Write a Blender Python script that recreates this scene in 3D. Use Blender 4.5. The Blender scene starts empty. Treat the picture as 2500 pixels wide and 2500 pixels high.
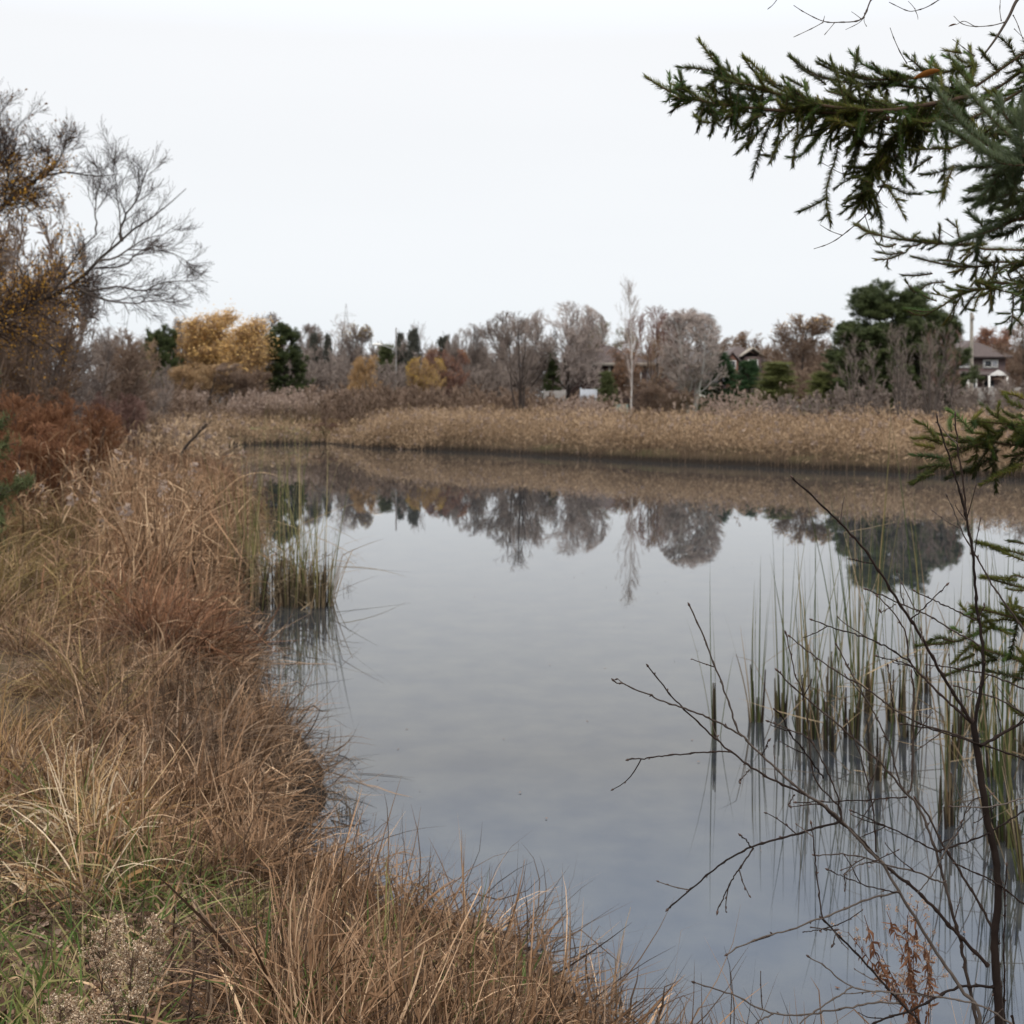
import bpy, math
import numpy as np

# ------------------------------------------------------------------ camera, sky, sun, exposure
sc = bpy.context.scene
col = sc.collection
F = 3018.0                      # focal length in pixels of the 2500 px photograph
EYE = 2.2
cam_d = bpy.data.cameras.new("camera")
cam = bpy.data.objects.new("camera", cam_d)
col.objects.link(cam)
cam.location = (0, 0, EYE)
cam.rotation_euler = (math.radians(90), 0, 0)
cam_d.sensor_width = 36
cam_d.lens = 36 * F / 2500
cam_d.shift_y = -0.108
cam_d.clip_start = 0.05
cam_d.clip_end = 3000
cam_d.dof.use_dof = True
cam_d.dof.focus_distance = 2.7
cam_d.dof.aperture_fstop = 8.5
sc.camera = cam

SUN_EL, SUN_ROT = math.radians(48), math.radians(200)
world = bpy.data.worlds.new("World")
sc.world = world
world.use_nodes = True
nt = world.node_tree
nt.nodes.clear()
N = nt.nodes.new
out = N('ShaderNodeOutputWorld')
bg = N('ShaderNodeBackground')
sky = N('ShaderNodeTexSky')
sky.sky_type = 'NISHITA'
sky.sun_disc = False
sky.sun_elevation = SUN_EL
sky.sun_rotation = SUN_ROT
hs = N('ShaderNodeHueSaturation')
hs.inputs['Saturation'].default_value = 0.12
# overcast cloud deck: brighter overhead than at the horizon, faint soft streaks
geo = N('ShaderNodeNewGeometry')
sep = N('ShaderNodeSeparateXYZ')
ramp = N('ShaderNodeValToRGB')
cr = ramp.color_ramp
SKY = [(0.0, (7.9, 8.35, 8.7)), (0.10, (8.5, 8.8, 9.1)), (0.28, (8.9, 9.05, 9.3)), (0.40, (10.8, 12.4, 15.0)), (1.0, (25, 23.2, 20.6))]
cr.elements[0].position = SKY[0][0]
cr.elements[1].position = SKY[-1][0]
for p, c in SKY[1:-1]:
    cr.elements.new(p)
for e, (p, c) in zip(cr.elements, SKY):
    e.position = p
    e.color = (c[0] / 24, c[1] / 24, c[2] / 24, 1)
mp = N('ShaderNodeMapping')
mp.inputs['Scale'].default_value = (1.0, 1.0, 7.0)
nz = N('ShaderNodeTexNoise')
nz.inputs['Scale'].default_value = 1.6
nz.inputs['Detail'].default_value = 4
nr = N('ShaderNodeMapRange')
nr.inputs['From Min'].default_value = 0.3
nr.inputs['From Max'].default_value = 0.7
nr.inputs['To Min'].default_value = 24 * 0.988
nr.inputs['To Max'].default_value = 24 * 1.012
mul = N('ShaderNodeVectorMath'); mul.operation = 'SCALE'
mix = N('ShaderNodeMix'); mix.data_type = 'RGBA'
mix.inputs[0].default_value = 0.92
L = nt.links.new
tc = N('ShaderNodeTexCoord')
L(tc.outputs['Generated'], sep.inputs[0])
L(sep.outputs['Z'], ramp.inputs[0])
L(tc.outputs['Generated'], mp.inputs[0])
L(mp.outputs[0], nz.inputs[0])
L(nz.outputs[0], nr.inputs[0])
L(ramp.outputs[0], mul.inputs[0])
L(nr.outputs[0], mul.inputs['Scale'])
L(sky.outputs[0], hs.inputs['Color'])
L(hs.outputs[0], mix.inputs[6])
L(mul.outputs[0], mix.inputs[7])
L(mix.outputs[2], bg.inputs[0])
bg.inputs[1].default_value = 0.1
L(bg.outputs[0], out.inputs[0])

sun_d = bpy.data.lights.new("sun", 'SUN')
sun_d.energy = 1.0
sun_d.angle = math.radians(20)
sun_d.color = (1.0, 0.90, 0.76)
sun = bpy.data.objects.new("sun", sun_d)
col.objects.link(sun)
sun.rotation_euler = (math.radians(90) - SUN_EL, 0, math.radians(-20))

sc.view_settings.view_transform = 'Standard'
sc.view_settings.look = 'None'
sc.view_settings.exposure = 0.12
sc.view_settings.gamma = 1
sc.render.film_transparent = False
sc.cycles.max_bounces = 6
sc.cycles.diffuse_bounces = 3
sc.cycles.glossy_bounces = 2
sc.cycles.transmission_bounces = 2
sc.cycles.transparent_max_bounces = 4
sc.cycles.sample_clamp_indirect = 4

# ------------------------------------------------------------------ helpers
def at(px, py, Y):
    """The world point seen at pixel (px, py) of the 2500 px photograph at distance Y."""
    return np.array([(px - 1250) * Y / F, Y, EYE - (py - 980) * Y / F])

def new_mat(name, stops, rough=0.8, trans=0.0, noise=0.0, nscale=1.0, spec=0.25):
    """Material whose colour ramp runs over each blade's or twig's own random tint, plus patchy variation in the world."""
    m = bpy.data.materials.new(name)
    m.use_nodes = True
    t = m.node_tree
    b = t.nodes['Principled BSDF']
    b.inputs['Roughness'].default_value = rough
    b.inputs['Specular IOR Level'].default_value = spec
    a = t.nodes.new('ShaderNodeAttribute')
    a.attribute_name = 'tint'
    r = t.nodes.new('ShaderNodeValToRGB')
    while len(r.color_ramp.elements) < len(stops):
        r.color_ramp.elements.new(0.5)
    for i, (e, c) in enumerate(zip(r.color_ramp.elements, stops)):
        e.position = i / max(1, len(stops) - 1)
    for e, c in zip(r.color_ramp.elements, stops):
        e.color = (*c, 1)
    src = a.outputs['Fac']
    if noise:
        g = t.nodes.new('ShaderNodeNewGeometry')
        n = t.nodes.new('ShaderNodeTexNoise')
        n.inputs['Scale'].default_value = nscale
        n.inputs['Detail'].default_value = 3
        mm = t.nodes.new('ShaderNodeMath'); mm.operation = 'MULTIPLY_ADD'
        mm.inputs[1].default_value = noise * 2
        sub = t.nodes.new('ShaderNodeMath'); sub.operation = 'SUBTRACT'
        sub.inputs[1].default_value = noise
        t.links.new(g.outputs['Position'], n.inputs['Vector'])
        t.links.new(n.outputs[0], mm.inputs[0])
        t.links.new(a.outputs['Fac'], mm.inputs[2])
        t.links.new(mm.outputs[0], sub.inputs[0])
        src = sub.outputs[0]
    t.links.new(src, r.inputs[0])
    t.links.new(r.outputs[0], b.inputs['Base Color'])
    if trans:
        tr = t.nodes.new('ShaderNodeBsdfTranslucent')
        mx = t.nodes.new('ShaderNodeMixShader')
        mx.inputs[0].default_value = trans
        t.links.new(r.outputs[0], tr.inputs[0])
        t.links.new(b.outputs[0], mx.inputs[1])
        t.links.new(tr.outputs[0], mx.inputs[2])
        t.links.new(mx.outputs[0], t.nodes['Material Output'].inputs[0])
    return m

def solid(name, c, rough=0.7, bump=0.0, scale=20.0, var=0.15, metal=0.0):
    """Painted or built surface: one colour with fine noise variation and bump."""
    m = bpy.data.materials.new(name)
    m.use_nodes = True
    t = m.node_tree
    b = t.nodes['Principled BSDF']
    b.inputs['Roughness'].default_value = rough
    b.inputs['Metallic'].default_value = metal
    g = t.nodes.new('ShaderNodeTexCoord')
    n = t.nodes.new('ShaderNodeTexNoise')
    n.inputs['Scale'].default_value = scale
    n.inputs['Detail'].default_value = 5
    r = t.nodes.new('ShaderNodeValToRGB')
    r.color_ramp.elements[0].position = 0.3
    r.color_ramp.elements[1].position = 0.7
    r.color_ramp.elements[0].color = (*[x * (1 - var) for x in c], 1)
    r.color_ramp.elements[1].color = (*[min(1, x * (1 + var)) for x in c], 1)
    t.links.new(g.outputs['Object'], n.inputs['Vector'])
    t.links.new(n.outputs[0], r.inputs[0])
    t.links.new(r.outputs[0], b.inputs['Base Color'])
    if bump:
        bp = t.nodes.new('ShaderNodeBump')
        bp.inputs['Strength'].default_value = bump
        bp.inputs['Distance'].default_value = 0.01
        t.links.new(n.outputs[0], bp.inputs['Height'])
        t.links.new(bp.outputs[0], b.inputs['Normal'])
    return m

def mesh_data(name, V, Fq, tint=None, mat=None, smooth=False):
    """Mesh from numpy arrays; Fq is (n,3) or (n,4) or a list of both."""
    me = bpy.data.meshes.new(name)
    Fs = Fq if isinstance(Fq, list) else [Fq]
    Fs = [f for f in Fs if len(f)]
    V = np.asarray(V, np.float32).reshape(-1, 3)
    me.vertices.add(len(V))
    me.vertices.foreach_set('co', V.ravel())
    loops = np.concatenate([f.ravel() for f in Fs]).astype(np.int32)
    tot = np.concatenate([np.full(len(f), f.shape[1], np.int32) for f in Fs])
    start = np.concatenate([[0], np.cumsum(tot)[:-1]]).astype(np.int32)
    me.loops.add(len(loops))
    me.loops.foreach_set('vertex_index', loops)
    me.polygons.add(len(tot))
    me.polygons.foreach_set('loop_start', start)
    me.polygons.foreach_set('loop_total', tot)
    if smooth:
        me.polygons.foreach_set('use_smooth', np.ones(len(tot), bool))
    me.update(calc_edges=True)
    if tint is not None:
        at_ = me.attributes.new('tint', 'FLOAT', 'POINT')
        at_.data.foreach_set('value', np.asarray(tint, np.float32).ravel())
    if mat:
        me.materials.append(mat)
    return me

def link(name, me, parent=None, loc=None):
    o = bpy.data.objects.new(name, me)
    col.objects.link(o)
    if parent:
        o.parent = parent
    if loc is not None:
        o.location = tuple(loc)
    return o

def tag(o, label=None, cat=None, group=None, kind=None):
    if label: o['label'] = label
    if cat: o['category'] = cat
    if group: o['group'] = group
    if kind: o['kind'] = kind
    return o

def empty(name, loc, label, cat, group=None, rz=0):
    o = bpy.data.objects.new(name, None)
    col.objects.link(o)
    o.location = tuple(loc)
    o.rotation_euler = (0, 0, rz)
    o.empty_display_size = 0.3
    return tag(o, label, cat, group)

class Geo:
    """Collects ribbons, tubes and solids; build() links them as ONE mesh object."""
    def __init__(s):
        s.V, s.F3, s.F4, s.T, s.n = [], [], [], [], 0
    def add(s, V, F, T):
        V = np.asarray(V).reshape(-1, 3)
        (s.F3 if F.shape[1] == 3 else s.F4).append(F + s.n)
        s.V.append(V)
        s.T.append(np.broadcast_to(T, len(V)) if np.ndim(T) < 1 or len(np.atleast_1d(T)) != len(V) else np.asarray(T))
        s.n += len(V)
        return s
    def mesh(s, name, mat, origin=(0, 0, 0), smooth=False):
        V = np.concatenate(s.V) - np.asarray(origin)
        Fs = [np.concatenate(x) for x in (s.F3, s.F4) if x]
        return mesh_data(name, V, Fs, np.concatenate(s.T), mat, smooth)
    def build(s, name, mat, parent=None, smooth=False, world=True):
        """Vertices are in world space; the object is moved so that it sits under its parent's origin."""
        org = np.array(parent.location) if parent is not None and world else np.zeros(3)
        if parent is not None and world and parent.parent is not None:
            org = org + np.array(parent.parent.location)
        return link(name, s.mesh(name, mat, org, smooth), parent)

def nrm(v):
    return v / np.maximum(np.linalg.norm(v, axis=-1, keepdims=True), 1e-9)

def ribbons(g, rng, P, W, tint):
    """P (n,k,3) centre lines, W (n,k) widths, tint (n,)"""
    n, k = P.shape[:2]
    T = np.gradient(P, axis=1)
    ref = nrm(rng.normal(size=(n, 1, 3)))
    S = nrm(np.cross(T, ref)) * W[..., None] / 2
    V = np.stack([P - S, P + S], axis=2).reshape(-1, 3)
    i = (np.arange(n)[:, None] * k + np.arange(k - 1)[None]) * 2
    i = i.ravel()
    g.add(V, np.stack([i, i + 1, i + 3, i + 2], 1), np.repeat(tint, 2 * k))

def tubes(g, rng, P, R, tint, sides=3):
    n, k = P.shape[:2]
    T = nrm(np.gradient(P, axis=1))
    ref = nrm(rng.normal(size=(n, 1, 3)))
    A = nrm(np.cross(T, ref)); B = np.cross(T, A)
    an = np.arange(sides) * 2 * np.pi / sides
    V = P[:, :, None] + R[:, :, None, None] * (np.cos(an)[None, None, :, None] * A[:, :, None] + np.sin(an)[None, None, :, None] * B[:, :, None])
    base = (np.arange(n)[:, None, None] * k + np.arange(k - 1)[None, :, None]) * sides
    j = np.arange(sides)[None, None]
    a = base + j; b = base + (j + 1) % sides
    Fq = np.stack([a, b, b + sides, a + sides], -1).reshape(-1, 4)
    g.add(V, Fq, np.repeat(tint, k * sides))

def blades(rng, base, L, lean, az, curve, k=4, kink=0.0, droop=2.3):
    """Grass-blade centre lines: lean from the vertical that grows by curve along the blade; kink = share of broken ones."""
    n = len(base)
    s = (np.arange(k) + 0.5) / k
    th = lean[:, None] + curve[:, None] * s[None]
    br = rng.random(n) < kink
    pos = rng.uniform(0.3, 0.85, n)
    th = th + (br[:, None] & (s[None] > pos[:, None])) * rng.uniform(0.7, 1.9, n)[:, None]
    th = np.clip(th, -droop, droop)
    azs = az[:, None] + rng.normal(0, 0.25, (n, 1)) * s[None]
    d = np.stack([np.sin(th) * np.cos(azs), np.sin(th) * np.sin(azs), np.cos(th)], -1) * (L / k)[:, None, None]
    P = np.concatenate([np.zeros((n, 1, 3)), np.cumsum(d, 1)], 1) + base[:, None]
    return P

def taper(k, w0=0.8, w1=0.1, mid=1.0):
    s = np.linspace(0, 1, k)
    return np.interp(s, [0, 0.35, 0.7, 1], [w0, mid, 0.7 * mid, w1])

def pyramids(g, rng, b, d, ln, w, tint):
    """Needles: three-sided spikes."""
    n = len(b)
    d = nrm(d)
    A = nrm(np.cross(d, rng.normal(size=(n, 3)))); B = np.cross(d, A)
    vs = [b + (math.cos(a) * A + math.sin(a) * B) * w[:, None] for a in (0, 2.094, 4.189)]
    V = np.stack(vs + [b + d * ln[:, None]], 1).reshape(-1, 3)
    i = np.arange(n) * 4
    Fc = np.concatenate([np.stack([i, i + 1, i + 3], 1), np.stack([i + 1, i + 2, i + 3], 1), np.stack([i + 2, i, i + 3], 1)])
    g.add(V, Fc, np.repeat(tint, 4))

def leaflets(g, rng, c, size, tint, flat=0.0):
    """Small folded leaves: two triangles hinged on the midrib."""
    n = len(c)
    u = rng.normal(size=(n, 3)); u[:, 2] *= (1 - flat); u = nrm(u)
    v = nrm(np.cross(u, nrm(rng.normal(size=(n, 3)) * np.array([1 - flat, 1 - flat, 1]) + 1e-3)))
    w = np.cross(u, v)
    s = size[:, None]
    V = np.stack([c - u * s, c + v * s * .55 + w * s * .2, c + u * s, c - v * s * .55 + w * s * .2], 1).reshape(-1, 3)
    i = np.arange(n) * 4
    g.add(V, np.concatenate([np.stack([i, i + 1, i + 2], 1), np.stack([i, i + 2, i + 3], 1)]), np.repeat(tint, 4))

def box(g, x0, x1, y0, y1, z0, z1, t=0.5):
    V = np.array([[x, y, z] for z in (z0, z1) for y in (y0, y1) for x in (x0, x1)], float)
    Fc = np.array([[0, 2, 3, 1], [4, 5, 7, 6], [0, 1, 5, 4], [2, 6, 7, 3], [0, 4, 6, 2], [1, 3, 7, 5]])
    return g.add(V, Fc, t)

def smooth_line(pts, n):
    """Catmull-Rom through traced points."""
    p = np.asarray(pts, float)
    if len(p) == 2:
        return p[0] + (p[1] - p[0]) * np.linspace(0, 1, n)[:, None]
    q = np.vstack([2 * p[0] - p[1], p, 2 * p[-1] - p[-2]])
    seg = np.concatenate([[0], np.cumsum(np.linalg.norm(np.diff(p, axis=0), axis=1))])
    u = np.linspace(0, seg[-1], n)
    i = np.clip(np.searchsorted(seg, u, side='right') - 1, 0, len(p) - 2)
    t = ((u - seg[i]) / (seg[i + 1] - seg[i]))[:, None]
    a, b, c, d = q[i], q[i + 1], q[i + 2], q[i + 3]
    return 0.5 * (2 * b + (c - a) * t + (2 * a - 5 * b + 4 * c - d) * t ** 2 + (3 * b - a - 3 * c + d) * t ** 3)

# ------------------------------------------------------------------ terrain
def wp(px, py):
    Y = F * EYE / (py - 980)
    return ((px - 1250) * Y / F, Y)
SHORE = [(-0.2, 4.9)] if False else []
SHORE += [wp(*p) for p in [(1490, 2560), (1380, 2400), (1270, 2320), (1140, 2300), (1000, 2300), (880, 2280), (760, 2230), (680, 2150), (690, 2090), (730, 2030),
    (790, 1970), (785, 1880), (730, 1800), (650, 1720), (590, 1650), (565, 1580), (560, 1500), (590, 1400), (600, 1310), (600, 1250), (575, 1190), (530, 1150),
    (500, 1120), (505, 1095), (560, 1088), (640, 1084), (740, 1084), (800, 1081), (840, 1086), (900, 1092), (1000, 1097), (1100, 1101), (1200, 1105), (1300, 1112), (1400, 1116),
    (1500, 1123), (1600, 1128), (1700, 1132), (1800, 1136), (1900, 1142), (2000, 1148), (2100, 1150), (2200, 1156), (2350, 1163), (2500, 1168), (2800, 1185)]]
SHORE += [(26, 33), (31, 27), (28, 16), (18, 8), (9, 4.6), (4, 3.5), (2.2, 3.1), (1.2, 3.2), (0.75, 3.6)]
SHORE = np.array(SHORE)

def shore_dist(x, y):
    """Signed distance to the waterline, positive on land."""
    x = np.asarray(x, float).ravel(); y = np.asarray(y, float).ravel()
    out = np.empty(len(x))
    A = SHORE; B = np.roll(SHORE, -1, axis=0); D = B - A
    for s in range(0, len(x), 60000):
        xx = x[s:s + 60000, None]; yy = y[s:s + 60000, None]
        t = np.clip(((xx - A[:, 0]) * D[:, 0] + (yy - A[:, 1]) * D[:, 1]) / (D ** 2).sum(1), 0, 1)
        d = np.sqrt(((xx - A[:, 0] - t * D[:, 0]) ** 2 + (yy - A[:, 1] - t * D[:, 1]) ** 2).min(1))
        c = ((A[:, 1] > yy) != (B[:, 1] > yy)) & (xx < D[:, 0] * (yy - A[:, 1]) / (D[:, 1] + 1e-12) + A[:, 0])
        inside = c.sum(1) % 2 == 1
        out[s:s + 60000] = np.where(inside, -d, d)
    return out

def wob(x, y, f, s):
    return np.sin(x * f + s) * np.cos(y * f * 1.13 + s * 2.1) + 0.5 * np.sin(x * f * 2.3 + y * f * 1.7 + s * 3)

def height(x, y):
    d = shore_dist(x, y)
    x = np.asarray(x, float).ravel(); y = np.asarray(y, float).ravel()
    near = np.clip((np.hypot(x, y)) / 12, 0.35, 1)
    dp = np.maximum(d, 0); dn = np.maximum(-d, 0)
    z = 0.28 * (1 - np.exp(-dp / 0.3)) + 0.25 * (1 - np.exp(-dp / 3)) + 1.0 * (1 - np.exp(-dp / 26))
    z -= 0.55 * (1 - np.exp(-dn / 1.2))
    z += (0.06 * wob(x, y, 1.3, 1) + 0.055 * wob(x, y, 3.1, 2)) * np.clip(dp * 2, 0, 1) * near
    z += 0.12 * wob(x, y, 0.16, 5) * np.clip(dp / 10, 0, 1)
    return z

def ground(x, y):
    return height(np.atleast_1d(x), np.atleast_1d(y))

def gp(px, D):
    """Ground point under image column px at distance D."""
    x = (px - 1250) * D / F
    return np.array([x, D, float(ground(x, D)[0])])
# ------------------------------------------------------------------ setting: terrain, water, path
rng = np.random.default_rng(3)
def spaced(a, b, step0, grow, mx):
    v = [0.0]; s = step0
    while v[-1] < b:
        v.append(v[-1] + s); s = min(mx, s * grow)
    w = [0.0]; s = step0
    while w[-1] > a:
        w.append(w[-1] - s); s = min(mx, s * grow)
    return np.array(w[::-1] + v[1:])
gx = spaced(-900, 900, 0.07, 1.016, 60)
gy = spaced(-60, 1500, 0.07, 1.012, 60)
X, Yg = np.meshgrid(gx, gy)
Z = height(X, Yg)
V = np.stack([X.ravel(), Yg.ravel(), Z], 1)
nx, ny = len(gx), len(gy)
i = (np.arange(ny - 1)[:, None] * nx + np.arange(nx - 1)[None]).ravel()
tq = np.stack([i, i + 1, i + 1 + nx, i + nx], 1)
mt = bpy.data.materials.new("soil_and_thatch"); mt.use_nodes = True
t = mt.node_tree; b = t.nodes['Principled BSDF']; b.inputs['Roughness'].default_value = 0.95
b.inputs['Specular IOR Level'].default_value = 0.1
g_ = t.nodes.new('ShaderNodeNewGeometry')
n1 = t.nodes.new('ShaderNodeTexNoise'); n1.inputs['Scale'].default_value = 14; n1.inputs['Detail'].default_value = 8
n2 = t.nodes.new('ShaderNodeTexNoise'); n2.inputs['Scale'].default_value = 0.25; n2.inputs['Detail'].default_value = 5
r1 = t.nodes.new('ShaderNodeValToRGB'); r2 = t.nodes.new('ShaderNodeValToRGB')
for r, cs in ((r1, [(0.014, 0.010, 0.007), (0.045, 0.030, 0.020), (0.10, 0.07, 0.045)]), (r2, [(0.10, 0.085, 0.04), (0.17, 0.125, 0.08), (0.10, 0.12, 0.045)])):
    r.color_ramp.elements.new(0.5)
    for e, c, p in zip(r.color_ramp.elements, cs, (0.3, 0.5, 0.72)):
        e.position = p; e.color = (*c, 1)
mx = t.nodes.new('ShaderNodeMix'); mx.data_type = 'RGBA'; mx.inputs[0].default_value = 0.45
bp = t.nodes.new('ShaderNodeBump'); bp.inputs['Strength'].default_value = 0.8; bp.inputs['Distance'].default_value = 0.02
sx = t.nodes.new('ShaderNodeSeparateXYZ'); wet_shade = t.nodes.new('ShaderNodeMapRange')
wet_shade.inputs['From Min'].default_value = 0.12; wet_shade.inputs['From Max'].default_value = 0.30
wm = t.nodes.new('ShaderNodeMix'); wm.data_type = 'RGBA'; wm.inputs[6].default_value = (0.018, 0.014, 0.011, 1)   # wet mud at the waterline, with the bank's undercut shade painted in
t.links.new(g_.outputs['Position'], sx.inputs[0]); t.links.new(sx.outputs['Z'], wet_shade.inputs[0]); t.links.new(wet_shade.outputs[0], wm.inputs[0]); t.links.new(mx.outputs[2], wm.inputs[7])
for a_, b_ in ((g_.outputs['Position'], n1.inputs['Vector']), (g_.outputs['Position'], n2.inputs['Vector']), (n1.outputs[0], r1.inputs[0]), (n2.outputs[0], r2.inputs[0]),
               (r1.outputs[0], mx.inputs[6]), (r2.outputs[0], mx.inputs[7]), (wm.outputs[2], b.inputs['Base Color']), (n1.outputs[0], bp.inputs['Height']), (bp.outputs[0], b.inputs['Normal'])):
    t.links.new(a_, b_)
tag(link('ground', mesh_data('ground', V, tq, None, mt, True)), kind='structure', label='soil and thatch of the pond banks running back to the houses')

# pond water: a still surface, slightly rippled, murky bed just below showing through close by
mw = bpy.data.materials.new("pond_water"); mw.use_nodes = True
t = mw.node_tree; b = t.nodes['Principled BSDF']
b.inputs['Roughness'].default_value = 0.015
b.inputs['IOR'].default_value = 1.7
g_ = t.nodes.new('ShaderNodeNewGeometry')
n1 = t.nodes.new('ShaderNodeTexNoise'); n1.inputs['Scale'].default_value = 2.6; n1.inputs['Detail'].default_value = 9; n1.inputs['Roughness'].default_value = 0.62
r1 = t.nodes.new('ShaderNodeValToRGB')
r1.color_ramp.elements[0].position = 0.35; r1.color_ramp.elements[0].color = (0.016, 0.020, 0.028, 1)
r1.color_ramp.elements[1].position = 0.68; r1.color_ramp.elements[1].color = (0.046, 0.048, 0.046, 1)
mpn = t.nodes.new('ShaderNodeMapping'); mpn.inputs['Scale'].default_value = (1.0, 2.4, 1.0)
n2 = t.nodes.new('ShaderNodeTexNoise'); n2.inputs['Scale'].default_value = 2.2; n2.inputs['Detail'].default_value = 3
n3 = t.nodes.new('ShaderNodeTexNoise'); n3.inputs['Scale'].default_value = 0.11; n3.inputs['Detail'].default_value = 2
m3 = t.nodes.new('ShaderNodeMath'); m3.operation = 'MULTIPLY'
bp = t.nodes.new('ShaderNodeBump'); bp.inputs['Strength'].default_value = 0.003; bp.inputs['Distance'].default_value = 0.03
for a_, b_ in ((g_.outputs['Position'], n1.inputs['Vector']), (n1.outputs[0], r1.inputs[0]), (r1.outputs[0], b.inputs['Base Color']),
               (g_.outputs['Position'], mpn.inputs[0]), (mpn.outputs[0], n2.inputs['Vector']), (g_.outputs['Position'], n3.inputs['Vector']),
               (n2.outputs[0], m3.inputs[0]), (n3.outputs[0], m3.inputs[1]), (m3.outputs[0], bp.inputs['Height']), (bp.outputs[0], b.inputs['Normal'])):
    t.links.new(a_, b_)
wx0, wx1, wy0, wy1 = SHORE[:, 0].min() - 1, SHORE[:, 0].max() + 1, SHORE[:, 1].min() - .6, SHORE[:, 1].max() + 1
tag(link('pond_water', mesh_data('pond_water', [(wx0, wy0, 0), (wx1, wy0, 0), (wx1, wy1, 0), (wx0, wy1, 0)], np.array([[0, 1, 2, 3]]), None, mw)), kind='structure', label='still grey pond water mirroring the overcast sky')

# pale gravel path behind the far reeds, and strips of mown lawn
def strip(name, pts, w, mat, label, lift, kind='structure'):
    c = smooth_line(pts, 60)
    T = np.gradient(c, axis=0); Nn = np.stack([-T[:, 1], T[:, 0]], 1); Nn = nrm(Nn)
    cols = []
    for k in np.linspace(-1, 1, 7):
        q = c + Nn * (w / 2 * k)[..., None] if np.ndim(w) else c + Nn * (w / 2 * k)
        cols.append(np.stack([q[:, 0], q[:, 1], ground(q[:, 0], q[:, 1]) + lift], 1))
    V = np.stack(cols, 1).reshape(-1, 3)
    i = (np.arange(59)[:, None] * 7 + np.arange(6)[None]).ravel()
    return tag(link(name, mesh_data(name, V, np.stack([i, i + 1, i + 8, i + 7], 1), None, mat, True)), kind=kind, label=label)
m_path = solid('path_gravel', (0.42, 0.40, 0.38), 0.95, 0.3, 8)
strip('path', [(3.2, 56), (9, 59), (14, 66), (22, 72), (40, 78), (70, 84)], 2.6, m_path, 'pale gravel path curving behind the far reeds', 0.06)
m_lawn = solid('lawn_grass', (0.12, 0.15, 0.045), 0.95, 0.5, 5, 0.3)
strip('lawn', [(-14, 70), (-8, 68), (-3, 67)], 4, m_lawn, 'mown green strip behind the far reeds', 0.09)
strip('lawn', [(6, 68), (14, 76), (24, 84), (40, 90)], 7, m_lawn, 'mown lawn between the path and the hedge', 0.05)
m_road = solid('road_asphalt', (0.06, 0.06, 0.062), 0.9, 0.2, 6)
strip('road', [(-60, 108), (0, 101), (30, 101), (60, 103), (100, 104)], 8, m_road, 'residential street in front of the houses', 0.07)
# ------------------------------------------------------------------ tree growing
def interp(P, idx, t):
    k = P.shape[1] - 1
    f = np.clip(t * k, 0, k - 1e-6); i = f.astype(int); w = (f - i)[:, None]
    a, b = P[idx, i], P[idx, i + 1]
    return a + (b - a) * w, nrm(b - a)

def grow(rng, P, R, n, t0, t1, ang, L, k, up=0.0, wig=0.15, rr=0.55, fall=0.5, jit=0.25, gold=False):
    M = len(P)
    idx = np.repeat(np.arange(M), n)
    t = rng.uniform(t0, t1, M * n)
    pos, T = interp(P, idx, t)
    rad = np.array([np.interp(tt, np.linspace(0, 1, R.shape[1]), R[ii]) for ii, tt in zip(idx, t)]) if len(idx) < 40000 else R[idx, np.minimum((t * (R.shape[1] - 1)).astype(int), R.shape[1] - 1)]
    q = nrm(np.cross(T, rng.normal(size=(M * n, 3))))
    a = ang * (1 + rng.normal(0, jit, M * n))
    d = nrm(np.cos(a)[:, None] * T + np.sin(a)[:, None] * q)
    ln = L * rng.uniform(0.55, 1.15, M * n) * (1 - fall * (t - t0) / (t1 - t0 + 1e-6))
    pts = [pos]
    for j in range(k):
        pts.append(pts[-1] + d * (ln / k)[:, None])
        d = nrm(d + rng.normal(0, wig, d.shape) + np.array([0, 0, up]))
    P2 = np.stack(pts, 1)
    r0 = rad * rr
    R2 = r0[:, None] * np.linspace(1, 0.35, k + 1)[None]
    return P2, R2

def stem_lines(rng, n, H, spread, k=9, r=0.1, wig=0.05, rad0=0.0, up=0.1):
    az = rng.uniform(0, 2 * np.pi, n) if n > 1 else np.zeros(1)
    lean = spread * rng.uniform(0.6, 1.2, n) if n > 1 else np.array([spread])
    d = np.stack([np.sin(lean) * np.cos(az), np.sin(lean) * np.sin(az), np.cos(lean)], 1)
    p = np.stack([np.cos(az) * rad0, np.sin(az) * rad0, np.full(n, -0.3)], 1)
    pts = [p]
    ln = H * rng.uniform(0.8, 1.05, n)
    for j in range(k):
        pts.append(pts[-1] + d * (ln / k)[:, None])
        d = nrm(d + rng.normal(0, wig, d.shape) + np.array([0, 0, up]))
    R = np.full((n, 1), r) * np.linspace(1, 0.25, k + 1)[None]
    return np.stack(pts, 1), R

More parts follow.
